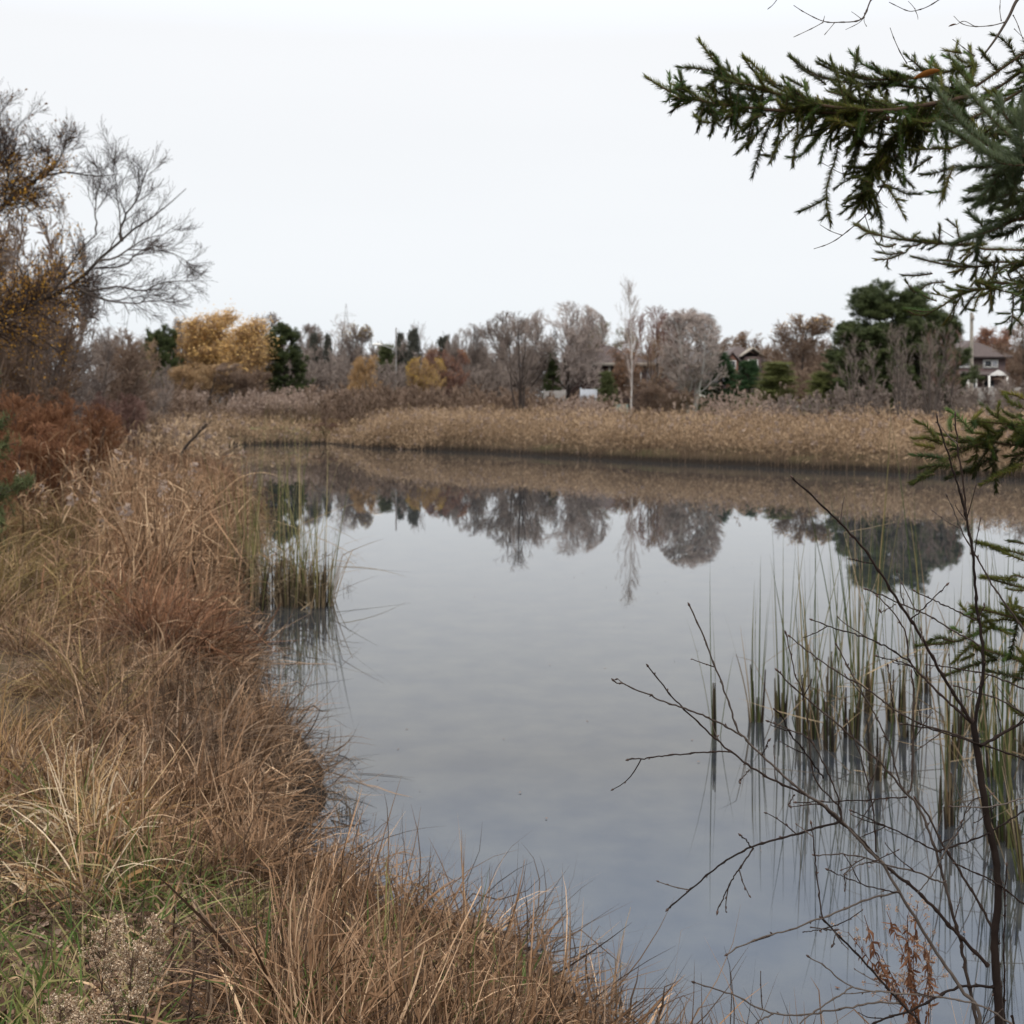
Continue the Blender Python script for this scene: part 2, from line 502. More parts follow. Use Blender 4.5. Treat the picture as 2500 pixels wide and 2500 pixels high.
TREES = {}
def proto(kind, seed):
    """Meshes of one tree kind at a height of 8 m: trunk mesh, crown mesh, leaf mesh (or None), crown width."""
    if (kind, seed) in TREES:
        return TREES[(kind, seed)]
    rng = np.random.default_rng(seed * 17 + sum(map(ord, kind)))
    gt, gc, gl = Geo(), Geo(), Geo()
    leaf = None
    if kind in ('slender', 'dome', 'oval', 'birch', 'whip', 'vase', 'multi', 'brush', 'golden'):
        sp = dict(dome=(1, 2.9, 0.0, .2), oval=(1, 6.8, 0.03, .15), birch=(4, 6.4, 0.32, .085), whip=(1, 8.0, 0.0, .09),
                  vase=(3, 5.6, 0.34, .10), multi=(6, 6.6, 0.30, .06), slender=(5, 7.0, 0.30, .085), brush=(12, 5.8, 0.5, .05), golden=(2, 6.8, 0.12, .09))[kind]
        P, R = stem_lines(rng, sp[0], sp[1], sp[2], 9, sp[3], 0.05, 0.12 if sp[0] > 1 else 0)
        tubes(gt, rng, P, R, rng.random(len(P)), 6)
        lv = dict(
            dome=[(13, .3, 1, .8, 5.0, 7, .07, .08, .5, .1), (10, .2, 1, .5, 2.3, 5, .03, .11, .45, .4), (8, .15, 1, .5, 1.2, 4, .02, .13, .5, .4), (5, .1, 1, .5, .6, 3, .0, .15, .6, .4)],
            oval=[(26, .22, 1, .75, 2.9, 6, .07, .10, .45, .45), (9, .2, 1, .6, 1.3, 4, .03, .15, .5, .4), (8, .1, 1, .55, .7, 3, .02, .15, .5, .4), (2, .1, 1, .5, .35, 2, .0, .15, .6, .4)],
            birch=[(16, .2, 1, .6, 2.3, 6, .08, .1, .45, .45), (10, .2, 1, .55, 1.1, 4, -.02, .15, .5, .4), (7, .1, 1, .5, .55, 3, -.05, .15, .5, .4)],
            whip=[(30, .28, .98, .5, 2.7, 6, .10, .06, .35, .6), (5, .2, 1, .5, .8, 4, .05, .1, .5, .4), (3, .1, 1, .5, .35, 3, .0, .1, .6, .4)],
            vase=[(10, .38, 1, .5, 2.7, 6, .08, .08, .5, .35), (8, .2, 1, .5, 1.3, 4, .06, .1, .5, .4), (8, .1, 1, .45, .7, 3, .03, .15, .55, .4), (2, .1, 1, .5, .35, 2, .0, .15, .6, .4)],
            multi=[(12, .3, 1, .5, 2.2, 5, .08, .1, .5, .4), (8, .2, 1, .5, 1.0, 4, .05, .12, .5, .4), (5, .1, 1, .5, .5, 3, .0, .15, .6, .4)],
            slender=[(8, .35, 1, .5, 2.3, 6, .08, .08, .5, .35), (6, .2, 1, .5, 1.0, 4, .06, .1, .5, .4), (2, .1, 1, .45, .5, 3, .03, .15, .55, .4)],
            brush=[(14, .1, 1, .55, 1.9, 5, .05, .12, .5, .35), (9, .2, 1, .55, .9, 4, .03, .15, .5, .4), (4, .1, 1, .5, .45, 2, .0, .15, .6, .4)],
            golden=[(42, .08, 1, .7, 2.1, 5, .16, .1, .4, .62), (9, .15, 1, .5, .9, 4, .08, .14, .5, .4), (4, .1, 1, .5, .4, 2, .03, .15, .6, .4)])[kind]
        tips = None
        for j, (n, t0, t1, ang, L_, k, up, wig, rr, fall) in enumerate(lv):
            P, R = grow(rng, P, R, n, t0, t1, ang, L_, k, up, wig, rr, fall)
            R = np.maximum(R, 0.007 if kind == 'whip' else 0.009 if kind == 'slender' else 0.0125)
            tubes(gc if j else gt if kind in ('dome', 'birch', 'vase', 'slender') else gc, rng, P, R, rng.random(len(P)), 4 if j == 0 else 3)
            tips = P
        leaf = tips[:, 1:].reshape(-1, 3)
        if kind != 'whip':
            # crowns end in a rounded outline: twigs beyond the shell are drawn back towards it
            zc, zr = np.percentile(leaf[:, 2], 45), np.percentile(leaf[:, 2], 97) - np.percentile(leaf[:, 2], 45)
            xr = np.percentile(np.hypot(leaf[:, 0], leaf[:, 1]), 90)
            def shell(v):
                q = (v - [0, 0, zc]) / [xr, xr, zr]; up_ = q[:, 2] > 0
                ro = np.sqrt(q[:, 0] ** 2 + q[:, 1] ** 2 + np.where(up_, q[:, 2], 0) ** 2) + 1e-9
                k0, k1 = (.72, .30) if kind in ('dome', 'birch', 'vase') else (.85, .55)
                s_ = np.where(ro > k0, (k0 + k1 * np.tanh((ro - k0) / k1)) / ro, 1)
                q = np.stack([q[:, 0] * s_, q[:, 1] * s_, np.where(up_, q[:, 2] * s_, q[:, 2])], 1)
                return q * [xr, xr, zr] + [0, 0, zc]
            for gg in (gt, gc): gg.V = [shell(v) for v in gg.V]
            leaf = shell(leaf)
        width = np.percentile(np.abs(leaf[:, :2]), 97) * 2
        top = np.percentile(leaf[:, 2], 99.5)
        if seed == 3: leaf = leaf[leaf[:, 2] > top * .84]
        if kind == 'golden': leaf = leaf[leaf[:, 2] > top * (.3 + .3 * rng.random(len(leaf)))]
        n = min(len(leaf), (6500 if kind == 'golden' else 6000) if seed < 3 else 260 if seed == 3 else 2200)
        pick = leaf[rng.choice(len(leaf), n, replace=False)]
        leaflets(gl, rng, pick + rng.normal(0, .22 if kind == 'golden' else .07, pick.shape), rng.uniform(.018, .035, n) if seed == 4 else rng.uniform(.04, .07, n), rng.random(n))
    elif kind in ('spruce', 'pine', 'cedar'):
        P, R = stem_lines(rng, 1, 8.0, 0.0, 12, .15, 0.012, up=0)
        R = R[:, :1] * np.linspace(1, 0.08, 13)[None]
        tubes(gt, rng, P, R, rng.random(1), 6)
        if kind == 'spruce':
            P1, R1 = grow(rng, P, R, 130, .08, .99, 1.45, 2.3, 6, -.02, .05, .22, .93, .1)
            P2, R2 = grow(rng, P1, R1, 9, .25, 1, .8, .6, 3, -.05, .08, .5, .6)
            R1 = np.maximum(R1, .008); R2 = np.maximum(R2, .006)
            tubes(gt, rng, P1, R1, rng.random(len(P1)), 3)
            tubes(gt, rng, P2, R2, rng.random(len(P2)), 3)
            c = np.concatenate([P2.reshape(-1, 3), P1[:, 2:].reshape(-1, 3)]); nn = 9; sz = .13; ww = .013
        elif kind == 'cedar':
            P1, R1 = grow(rng, P, R, 150, .04, .98, .7, 2.0, 5, .12, .1, .25, .75, .2)
            P2, R2 = grow(rng, P1, R1, 8, .2, 1, .6, .6, 3, .08, .12, .5, .5)
            R1 = np.maximum(R1, .008)
            tubes(gt, rng, P1, R1, rng.random(len(P1)), 3)
            c = P2.reshape(-1, 3); nn = 8; sz = .14; ww = .012
        else:
            P1, R1 = grow(rng, P, R, 90, .10, .985, 1.2, 3.4, 7, .05, .08, .3, .62, .15)
            P2, R2 = grow(rng, P1, R1, 9, .35, 1, .7, 1.0, 4, .10, .12, .5, .45)
            R1 = np.maximum(R1, .012); R2 = np.maximum(R2, .008)
            tubes(gt, rng, P1, R1, rng.random(len(P1)), 4)
            tubes(gt, rng, P2, R2, rng.random(len(P2)), 3)
            P3, _ = grow(rng, P2, R2, 4, .3, 1, .6, .35, 2, .15, .1, .5, .3)
            c = np.concatenate([P3[:, 1:].reshape(-1, 3), P2[:, -2:].reshape(-1, 3)]); nn = 11; sz = .2; ww = .016
        clump = 0.5 + 0.5 * np.sin(c[:, 0] * 2.1 + 1) * np.sin(c[:, 1] * 2.3) * np.cos(c[:, 2] * 2.7)
        c2 = np.repeat(c, nn, 0)
        tt = np.repeat(clump, nn) * .6 + rng.random(len(c2)) * .4
        dd = rng.normal(size=c2.shape) + np.array([0, 0, .5])
        pyramids(gc, rng, c2 + rng.normal(0, .05, c2.shape), dd, sz * rng.uniform(.6, 1.3, len(c2)), np.full(len(c2), ww), tt)
        width = np.percentile(np.abs(c[:, :2]), 97) * 2
        top = np.percentile(c[:, 2], 99.8)
    r = (gt.mesh(kind + '_trunk', None), gc.mesh(kind + '_crown', None), gl.mesh(kind + '_leaves', None) if leaf is not None else None, width, top)
    for me in r[:3]:
        if me: me.materials.append(None)
    TREES[(kind, seed)] = r
    return r

def setmat(o, m):
    o.material_slots[0].link = 'OBJECT'
    o.material_slots[0].material = m

BARK = new_mat('bark_grey_brown', [(.055, .043, .038), (.10, .082, .072)], .9)
BARKD = new_mat('bark_dark', [(.035, .026, .022), (.06, .046, .04)], .9)
BARKP = new_mat('bark_pale', [(.26, .24, .22), (.42, .40, .38)], .85)
TW = dict(
    grey=new_mat('twigs_grey', [(0.166, 0.132, 0.115), (0.282, 0.232, 0.201)], .9, noise=.2, nscale=.5),
    brown=new_mat('twigs_brown', [(0.147, 0.098, 0.071), (0.256, 0.183, 0.136)], .9, noise=.2, nscale=.5),
    red=new_mat('twigs_reddish', [(0.160, 0.091, 0.076), (0.282, 0.171, 0.138)], .9, noise=.2, nscale=.5),
    pale=new_mat('twigs_pale', [(0.256, 0.213, 0.190), (0.461, 0.390, 0.356)], .9, noise=.2, nscale=.5),
    tan=new_mat('twigs_tan', [(0.307, 0.207, 0.115), (0.486, 0.329, 0.184)], .9, noise=.2, nscale=.5),
    dark=new_mat('twigs_dark', [(0.077, 0.061, 0.052), (0.154, 0.122, 0.103)], .9, noise=.2, nscale=.5))
LF = dict(
    gold=new_mat('leaves_gold', [(.52, .31, .11), (.74, .48, .18), (.66, .46, .22)], .7, .25, .25, .6),
    yellow=new_mat('leaves_yellow', [(.42, .27, .03), (.62, .44, .06)], .7, .25, .2, .6),
    orange=new_mat('leaves_orange', [(.34, .16, .02), (.52, .29, .04)], .7, .25, .2, .6),
    rust=new_mat('leaves_rust', [(.27, .115, .045), (.40, .19, .08)], .7, .25, .2, .6),
    brown=new_mat('leaves_brown', [(.17, .10, .06), (.28, .18, .10)], .7, .2, .2, .6),
    olive=new_mat('leaves_olive', [(.12, .13, .04), (.24, .25, .08)], .7, .25, .2, .6))
ND = dict(
    pine=new_mat('needles_pine', [(.024, .036, .013), (.055, .075, .024), (.10, .12, .04)], .6, .1, .2, .8),
    spruce=new_mat('needles_spruce', [(.025, .060, .025), (.055, .115, .04)], .6, .1, .15, .8),
    grey=new_mat('needles_greyed', [(.055, .060, .048), (.10, .10, .08)], .7, 0, .15, .8),
    rusty=new_mat('needles_rusty', [(.06, .05, .03), (.12, .075, .04)], .7, 0, .15, .8),
    cedar=new_mat('needles_cedar', [(.13, .15, .05), (.25, .27, .09)], .7, .15, .2, .8),
    olive=new_mat('needles_olive', [(.08, .105, .04), (.15, .165, .065)], .7, .15, .2, .8))

def tree(label, kind, px, top, wpx, D, tw='grey', leaf=None, bark=None, seed=0, group=None, base=None, cat='tree', name=None, zpx=None):
    """A tree whose crown top is at row `top` and whose crown is wpx wide in the photograph, standing D metres away."""
    g = gp(px, D)
    if zpx is not None:
        g[2] = EYE - (zpx - 980) * D / F
    H = EYE + (980 - top) * D / F - g[2]
    tr, cr_, lf, w0, t0 = proto(kind, seed)
    sx = (wpx * D / F) / w0
    sz_ = H / t0
    nm = name or {'spruce': 'spruce_tree', 'pine': 'pine_tree', 'cedar': 'cedar_shrub', 'birch': 'birch_tree', 'golden': 'larch_tree', 'brush': 'bare_shrub', 'multi': 'young_tree'}.get(kind, 'bare_tree')
    o = empty(nm, g, label, cat, group, rz=rng.uniform(0, 6.28))
    o.scale = (sx, sx, sz_)
    evergreen = kind in ('spruce', 'pine', 'cedar')
    a = link('trunk', tr, o); setmat(a, bark or (BARKD if evergreen else BARK))
    c = link('crown', cr_, o); setmat(c, ND[tw] if evergreen else TW[tw])
    if leaf and lf:
        l = link('leaves', lf, c); setmat(l, LF[leaf])
    return o

# row of individual trees, left to right: label, kind, column, top row, width, distance
BG = 'trees beyond the pond'
T_ = [
 ('dark green pine left of the golden larches, half veiled by bare twigs', 'pine', 388, 798, 96, 84, 'pine', None, None, 1),
 ('yellow-tan willowy tree just in front of the leftmost dark pine', 'whip', 372, 830, 70, 80, 'tan', None, None, 1),
 ('tall golden larch with orange tip, left one of the golden clump', 'golden', 500, 774, 140, 86, 'tan', 'gold', None, 1),
 ('golden larch with the highest thin tip of the golden clump', 'golden', 560, 760, 130, 88, 'tan', 'gold', None, 2),
 ('olive-gold larch at the right end of the golden clump', 'golden', 612, 780, 120, 84, 'tan', 'gold', None, 1),
 ('wide tan bare tree forming the lower left of the golden clump', 'vase', 490, 885, 170, 78, 'tan', None, None, 1),
 ('grey-tan spreading shrub-tree under the right of the golden clump', 'vase', 590, 885, 160, 78, 'brown', None, None, 2),
 ('broad dark green pine with rusty lower boughs right of the golden larches', 'pine', 697, 793, 112, 86, 'pine', None, None, 2),
 ('bare grey tree poking up behind the gap left of the golden larches', 'oval', 455, 778, 95, 110, 'grey', None, None, 1),
 ('bare grey round tree behind the broad dark pine', 'oval', 650, 766, 110, 115, 'grey', None, None, 2),
 ('pale twiggy tree rising right of the broad dark pine', 'oval', 745, 792, 90, 115, 'grey', None, None, 1),
 ('small dark spruce spire right of the broad pine', 'spruce', 765, 815, 46, 112, 'grey', None, None, 1),
 ('second dark spruce spire beside a yellow-leaved twig', 'spruce', 800, 818, 44, 112, 'grey', None, None, 2),
 ('thin pale bare tree near the far transmission tower', 'whip', 820, 772, 90, 110, 'pale', None, None, 2),
 ('bare tree with a cap of yellow leaves at its top', 'oval', 868, 792, 90, 108, 'grey', 'yellow', None, 3),
 ('small bright yellow-orange tree in the brown thicket', 'oval', 895, 868, 75, 82, 'tan', 'orange', None, 5),
 ('dark grey-green spruce behind the street lamp pole', 'spruce', 975, 815, 60, 110, 'grey', None, None, 1),
 ('sharp dark spruce spire between lamp pole and bare trees', 'spruce', 1010, 806, 70, 106, 'grey', None, None, 2),
 ('blunt dark spruce left of the gnarled bare tree', 'spruce', 1086, 822, 80, 108, 'grey', None, None, 2),
 ('dull green rounded conifer below the street lamp arm', 'cedar', 935, 843, 60, 100, 'olive', None, None, 1),
 ('thin bare grey tree between two dark spruces', 'whip', 1048, 786, 80, 108, 'grey', None, None, 1),
 ('gnarled dark bare tree with crooked limbs', 'dome', 1140, 792, 120, 96, 'grey', None, BARKD, 2),
 ('yellow drooping tree beside the rust-red maple', 'vase', 1040, 872, 90, 84, 'tan', 'yellow', None, 5),
 ('rust-red round maple beyond the reeds', 'vase', 1090, 850, 105, 86, 'red', 'rust', None, 5),
 ('wide domed bare tree, grey, left of the two largest domes', 'dome', 1255, 762, 200, 98, 'grey', None, BARKD, 1),
 ('largest domed bare tree with pale limbs behind the brown bungalow', 'dome', 1380, 738, 200, 100, 'pale', None, BARK, 1),
 ('reddish vase-shaped tree with a dark forked double trunk', 'slender', 1272, 774, 175, 66, 'grey', None, BARKD, 1),
 ('dark green conifer left of the brown bungalow', 'spruce', 1352, 862, 52, 98, 'pine', None, None, 1),
 ('olive-yellow domed tree behind the bungalow roof', 'dome', 1480, 790, 150, 140, 'brown', 'olive', None, 1),
 ('tall slender pale tree rising above its neighbours', 'whip', 1540, 672, 105, 66, 'pale', None, BARKP, 1),
 ('rust-orange tree hiding the right end of the bungalow', 'oval', 1518, 852, 84, 92, 'brown', 'rust', None, 5),
 ('round green bush in front of the bungalow', 'cedar', 1487, 908, 44, 90, 'olive', None, None, 2),
 ('reddish domed tree behind the slender pale one', 'dome', 1600, 748, 150, 108, 'red', None, None, 1),
 ('brown multi-stemmed tree right of the slender pale trunk', 'slender', 1590, 815, 100, 68, 'brown', 'brown', BARKD, 1),
 ('low brown shrub beneath the slender pale trunk', 'brush', 1592, 925, 120, 67, 'brown', None, None, 1),
 ('low grey-brown shrub at the foot of the birch', 'brush', 1655, 948, 90, 72, 'brown', None, None, 2),
 ('white-limbed birch with a wide mauve crown', 'birch', 1688, 756, 165, 74, 'pale', None, BARKP, 1),
 ('dark young spruce, taller of the two beside the garage', 'spruce', 1765, 862, 118, 76, 'spruce', None, None, 1),
 ('dark young spruce, shorter of the two beside the garage', 'spruce', 1832, 880, 110, 74, 'spruce', None, None, 2),
 ('yellow-green feathery cedar right of the two young spruces', 'cedar', 1885, 885, 110, 70, 'cedar', None, None, 1),
 ('small olive cedar in front of the parked vehicles', 'cedar', 2012, 908, 80, 72, 'cedar', None, None, 2),
 ('bare brown tree with scattered yellow leaves at its top', 'oval', 1955, 768, 170, 98, 'brown', 'gold', None, 3),
 ('brown-leaved domed tree behind the brick gable house', 'dome', 1850, 812, 190, 130, 'brown', 'brown', None, 2),
 ('bare brown tree left of the great pine', 'oval', 2000, 826, 120, 120, 'brown', None, None, 2),
 ('great dark green pine, the tallest tree across the water', 'pine', 2188, 690, 255, 76, 'pine', None, None, 1),
 ('dark pine at the left foot of the great pine', 'pine', 2098, 785, 175, 72, 'pine', None, None, 2),
 ('dark pine at the right foot of the great pine', 'pine', 2270, 765, 170, 72, 'pine', None, None, 1),
 ('dark pine behind the trunk of the great pine', 'pine', 2185, 800, 190, 84, 'pine', None, None, 2),
 ('grey multi-stemmed young tree, leftmost in front of the great pine', 'slender', 2105, 812, 110, 60, 'grey', None, BARK, 2),
 ('grey multi-stemmed young tree in front of the great pine trunk', 'slender', 2200, 790, 120, 59, 'grey', None, BARK, 1),
 ('grey leaning young tree right of the great pine trunk', 'slender', 2268, 782, 110, 60, 'grey', None, BARK, 2),
 ('reddish bare tree in front of the dark pine beside the tall house', 'slender', 2305, 800, 80, 62, 'red', None, BARK, 1),
 ('reddish bare trees behind the tall house roof', 'oval', 2440, 800, 130, 130, 'red', 'rust', None, 1),
 ('tall brown bare tree right of the tall house', 'oval', 2500, 770, 130, 100, 'brown', None, None, 2),
 ('pale bare tree seen beside the wooden utility pole', 'whip', 2335, 790, 80, 118, 'grey', None, None, 2),
]
for (lb, kd, px, tp, w, D, tw, lf, bk, sd) in T_:
    o = tree(lb, kd, px, tp, w, D, tw, lf, bk, sd, BG)
bpy.context.view_layer.update()

# far woods that read as one mass behind the houses: stuff
def mass(name, spec, twm, leafm, label, seed, n_stem=1.0):
    rg = np.random.default_rng(seed)
    g = Geo(); 
    for (x0, x1, top0, top1, D0, D1, dens) in spec:
        n = int(dens)
        px = rg.uniform(x0, x1, n); D = rg.uniform(D0, D1, n)
        tp = np.interp(px, [x0, x1], [top0, top1]) + rg.normal(0, 9, n)
        x = (px - 1250) * D / F
        z = ground(x, D)
        H = EYE + (980 - tp) * D / F - z
        H *= rg.uniform(.7, 1.04, n)
        P = blades(rg, np.stack([x, D, z], 1), H * .8, np.abs(rg.normal(.05, .1, n)), rg.uniform(0, 6.28, n), rg.normal(0, .1, n), 6)
        R = (H * .011)[:, None] * np.linspace(1, .3, 7)[None]
        tubes(g, rg, P, R, rg.random(n), 3)
        P1, R1 = grow(rg, P, R, 14, .15, 1, .6, 1, 4, .06, .1, .5, .4)
        # scale branch lengths with the stem's height
        s = np.repeat(H * .26, 14)[:, None, None]
        P1 = P1[:, :1] + (P1 - P1[:, :1]) * s
        R1 = np.maximum(R1, .012)
        tubes(g, rg, P1, np.maximum(R1, .022), rg.random(len(P1)), 3)
        P2, R2 = grow(rg, P1, R1, 7, .1, 1, .55, 1, 3, .03, .12, .5, .4)
        P2 = P2[:, :1] + (P2 - P2[:, :1]) * np.repeat(s * .42, 7, 0)
        tubes(g, rg, P2, np.maximum(R2, .018), rg.random(len(P2)), 3)
    return tag(g.build(name, twm), kind='stuff', label=label)
mass('woods', [(250, 760, 800, 835, 105, 135, 200), (700, 1200, 822, 834, 105, 140, 330), (680, 1250, 870, 870, 88, 100, 260), (1180, 1420, 830, 850, 110, 140, 100)], TW['grey'], None, 'bare grey woods closing the far side of the pond', 5)
mass('woods', [(1400, 2150, 828, 828, 125, 160, 420), (2250, 2700, 822, 810, 125, 160, 220), (1860, 2100, 880, 880, 86, 96, 80)], TW['brown'], None, 'brown bare woods behind the houses', 6)
mass('undergrowth', [(150, 480, 905, 925, 62, 90, 150), (760, 1300, 930, 938, 66, 84, 300), (1300, 1500, 955, 965, 62, 72, 60)], TW['brown'], None, 'low brown thicket behind the far reeds', 7)
mass('undergrowth', [(2040, 2700, 925, 925, 60, 74, 170), (1860, 2100, 960, 950, 62, 72, 60)], TW['grey'], None, 'grey twiggy scrub in front of the board fence', 8)
# ------------------------------------------------------------------ houses, fences, poles, vehicles
M_BRICKD = bpy.data.materials.new('brick_brown'); 
def brick(name, c1, c2, mortar):
    m = bpy.data.materials.new(name); m.use_nodes = True
    t = m.node_tree; b = t.nodes['Principled BSDF']; b.inputs['Roughness'].default_value = .9
    g = t.nodes.new('ShaderNodeTexCoord'); br = t.nodes.new('ShaderNodeTexBrick')
    mp = t.nodes.new('ShaderNodeMapping'); mp.inputs['Rotation'].default_value = (math.radians(90), 0, 0)
    br.inputs['Scale'].default_value = 4.0
    br.inputs['Color1'].default_value = (*c1, 1); br.inputs['Color2'].default_value = (*c2, 1); br.inputs['Mortar'].default_value = (*mortar, 1)
    br.inputs['Mortar Size'].default_value = .015
    t.links.new(g.outputs['Object'], mp.inputs[0]); t.links.new(mp.outputs[0], br.inputs[0]); t.links.new(br.outputs[0], b.inputs['Base Color'])
    return m
bpy.data.materials.remove(M_BRICKD)
B_BROWN = brick('brick_dark_brown', (.062, .034, .028), (.045, .026, .022), (.07, .055, .05))
B_MAUVE = brick('brick_mauve', (.13, .085, .08), (.10, .065, .062), (.15, .12, .11))
B_RED = brick('brick_red', (.20, .09, .06), (.15, .07, .05), (.2, .16, .14))
S_BROWN = solid('shingles_brown', (.085, .066, .064), .95, .4, 6, .2)
S_GREY = solid('shingles_grey', (.20, .20, .215), .95, .4, 6, .15)
WHITE = solid('white_paint', (.74, .73, .70), .5, 0, 5, .05)
SIDING = solid('grey_siding', (.42, .42, .44), .7, 0, 4, .08)
GLASS = solid('window_glass', (.05, .055, .06), .08, 0, 3, .3)
CREAM = solid('garage_door_cream', (.68, .66, .58), .6, 0, 4, .05)
WOODG = solid('weathered_wood', (.24, .225, .215), .95, .3, 7, .25)
WOODP = solid('pole_wood', (.30, .27, .23), .95, .3, 7, .2)

def part(nm, mat, parent, boxes=None, geo=None, label=None):
    g = geo or Geo()
    for b_ in boxes or []:
        box(g, *b_)
    o = link(nm, g.mesh(nm, mat), parent)
    if label: o['label'] = label
    return o

def hip_roof(g, x0, x1, y0, y1, z0, h, ov=.45, ridge=None, th=.16):
    x0 -= ov; x1 += ov; y0 -= ov; y1 += ov
    w, d = x1 - x0, y1 - y0
    r = min(d, w) / 2 if ridge is None else ridge
    ym = (y0 + y1) / 2
    if w >= d: A, B = (x0 + r, ym, z0 + h), (x1 - r, ym, z0 + h)
    else: A, B = ((x0 + x1) / 2, y0 + r, z0 + h), ((x0 + x1) / 2, y1 - r, z0 + h)
    V = [(x0, y0, z0), (x1, y0, z0), (x1, y1, z0), (x0, y1, z0), (x0, y0, z0 + th), (x1, y0, z0 + th), (x1, y1, z0 + th), (x0, y1, z0 + th), A, B]
    q = np.array([[0, 3, 2, 1], [0, 1, 5, 4], [1, 2, 6, 5], [2, 3, 7, 6], [3, 0, 4, 7]])
    g.add(V, q, .5)
    if w >= d:
        g.add(V, np.array([[4, 5, 9, 8], [6, 7, 8, 9]]), .5); g.add(V, np.array([[5, 6, 9], [7, 4, 8]]), .5)
    else:
        g.add(V, np.array([[5, 6, 9, 8], [7, 4, 8, 9]]), .5); g.add(V, np.array([[4, 5, 8], [6, 7, 9]]), .5)

def gable(g, x0, x1, y0, y1, z0, h, ov=.35, axis='y', th=.14):
    """Gable roof, ridge along y (gable faces the camera) or x."""
    if axis == 'y':
        xm = (x0 + x1) / 2
        prof = [(x0 - ov, z0), (xm, z0 + h), (x1 + ov, z0), (x1 + ov, z0 + th), (xm, z0 + h + th), (x0 - ov, z0 + th)]
        V = [(x, y0 - ov, z) for x, z in prof] + [(x, y1 + ov, z) for x, z in prof]
    else:
        ym = (y0 + y1) / 2
        prof = [(y0 - ov, z0), (ym, z0 + h), (y1 + ov, z0), (y1 + ov, z0 + th), (ym, z0 + h + th), (y0 - ov, z0 + th)]
        V = [(x0 - ov, y, z) for y, z in prof] + [(x1 + ov, y, z) for y, z in prof]
    q = [[i, (i + 1) % 6, (i + 1) % 6 + 6, i + 6] for i in range(6)] + [[0, 5, 4, 1], [1, 4, 3, 2], [6, 7, 10, 11], [7, 8, 9, 10]]
    g.add(V, np.array(q), .5)

def window(parent, x, z, w, h, y, glassm=GLASS, label=None, mull=1):
    f = .07
    g = Geo()
    box(g, x - w / 2, x + w / 2, y - .06, y + .04, z - f, z); box(g, x - w / 2, x + w / 2, y - .06, y + .04, z + h, z + h + f)
    box(g, x - w / 2 - f, x - w / 2, y - .06, y + .04, z - f, z + h + f); box(g, x + w / 2, x + w / 2 + f, y - .06, y + .04, z - f, z + h + f)
    for k in range(mull):
        xx = x - w / 2 + w * (k + 1) / (mull + 1)
        box(g, xx - .025, xx + .025, y - .05, y + .03, z, z + h)
    wd = part('window', WHITE, parent, geo=g)
    part('pane', glassm, wd, [(x - w / 2, x + w / 2, y - .015, y + .02, z, z + h)])
    return wd

def house(nm, px, D, label, rz=0):
    g = gp(px, D)
    return empty(nm, (g[0], g[1], g[2] - .1), label, 'house', 'houses across the pond', rz)

def P2x(px, D): return (px - 1250) * D / F
def P2z(py, D, z0): return EYE - (py - 980) * D / F - z0

# brown brick bungalow, left of the row
D = 104
h = house('brick_house', 1440, D, 'dark brown brick bungalow with cream eaves, leftmost of the houses')
z0 = h.location.z; x = lambda p: P2x(p, D) - h.location.x; z = lambda p: P2z(p, D, z0)
part('wall', B_BROWN, h, [(x(1392), x(1580), 0, 9, 0, z(893))])
g = Geo(); hip_roof(g, x(1392), x(1580), 0, 9, z(891), 1.75, .5, ridge=1.9); part('roof', S_BROWN, h, geo=g)
part('eave', WOODP, h, [(x(1392) - .62, x(1580) + .62, -.66, -.52, z(894), z(886))])
part('corner_trim', CREAM, h, [(x(1391) - .04, x(1391) + .12, -.06, -.003, z(940), z(894))])
part('corner_trim', CREAM, h, [(x(1488) - .08, x(1488) + .08, -.06, -.003, z(912), z(894))])
window(h, x(1540), z(940), 1.6, 1.2, -.02, mull=1)
part('chimney', B_BROWN, h, [(x(1482) - .25, x(1482) + .25, 5, 5.6, z(870), z(835))])

# grey roofed house behind the birch
D = 108
h = house('siding_house', 1680, D, 'grey roofed house with pale panels and cream garage doors behind the birch')
z0 = h.location.z; x = lambda p: P2x(p, D) - h.location.x; z = lambda p: P2z(p, D, z0)
part('wall', SIDING, h, [(x(1605), x(1750), 1.2, 10, 0, z(893))])
g = Geo(); hip_roof(g, x(1605), x(1750), 1.2, 10, z(890), 1.7, .45); part('roof', S_GREY, h, geo=g)
part('wall', B_MAUVE, h, [(x(1610), x(1668), .2, 1.19, 0, z(925))], label='mauve brick lower bay')
part('garage', B_MAUVE, h, [(x(1685), x(1760), -2.5, 1.19, 0, z(937))])
g = Geo(); hip_roof(g, x(1685), x(1760), -2.5, 1.1, z(935), 1.0, .4); part('roof', S_GREY, h, geo=g)
for p in (1701, 1725):
    part('garage_door', CREAM, h, [(x(p) - .38, x(p) + .38, -2.56, -2.503, .1, z(944))])
window(h, x(1632), z(920), 1.3, .9, 1.17, mull=1); window(h, x(1658), z(916), .7, .9, 1.17, mull=0)
window(h, x(1718), z(912), 1.0, .8, 1.17, mull=1)

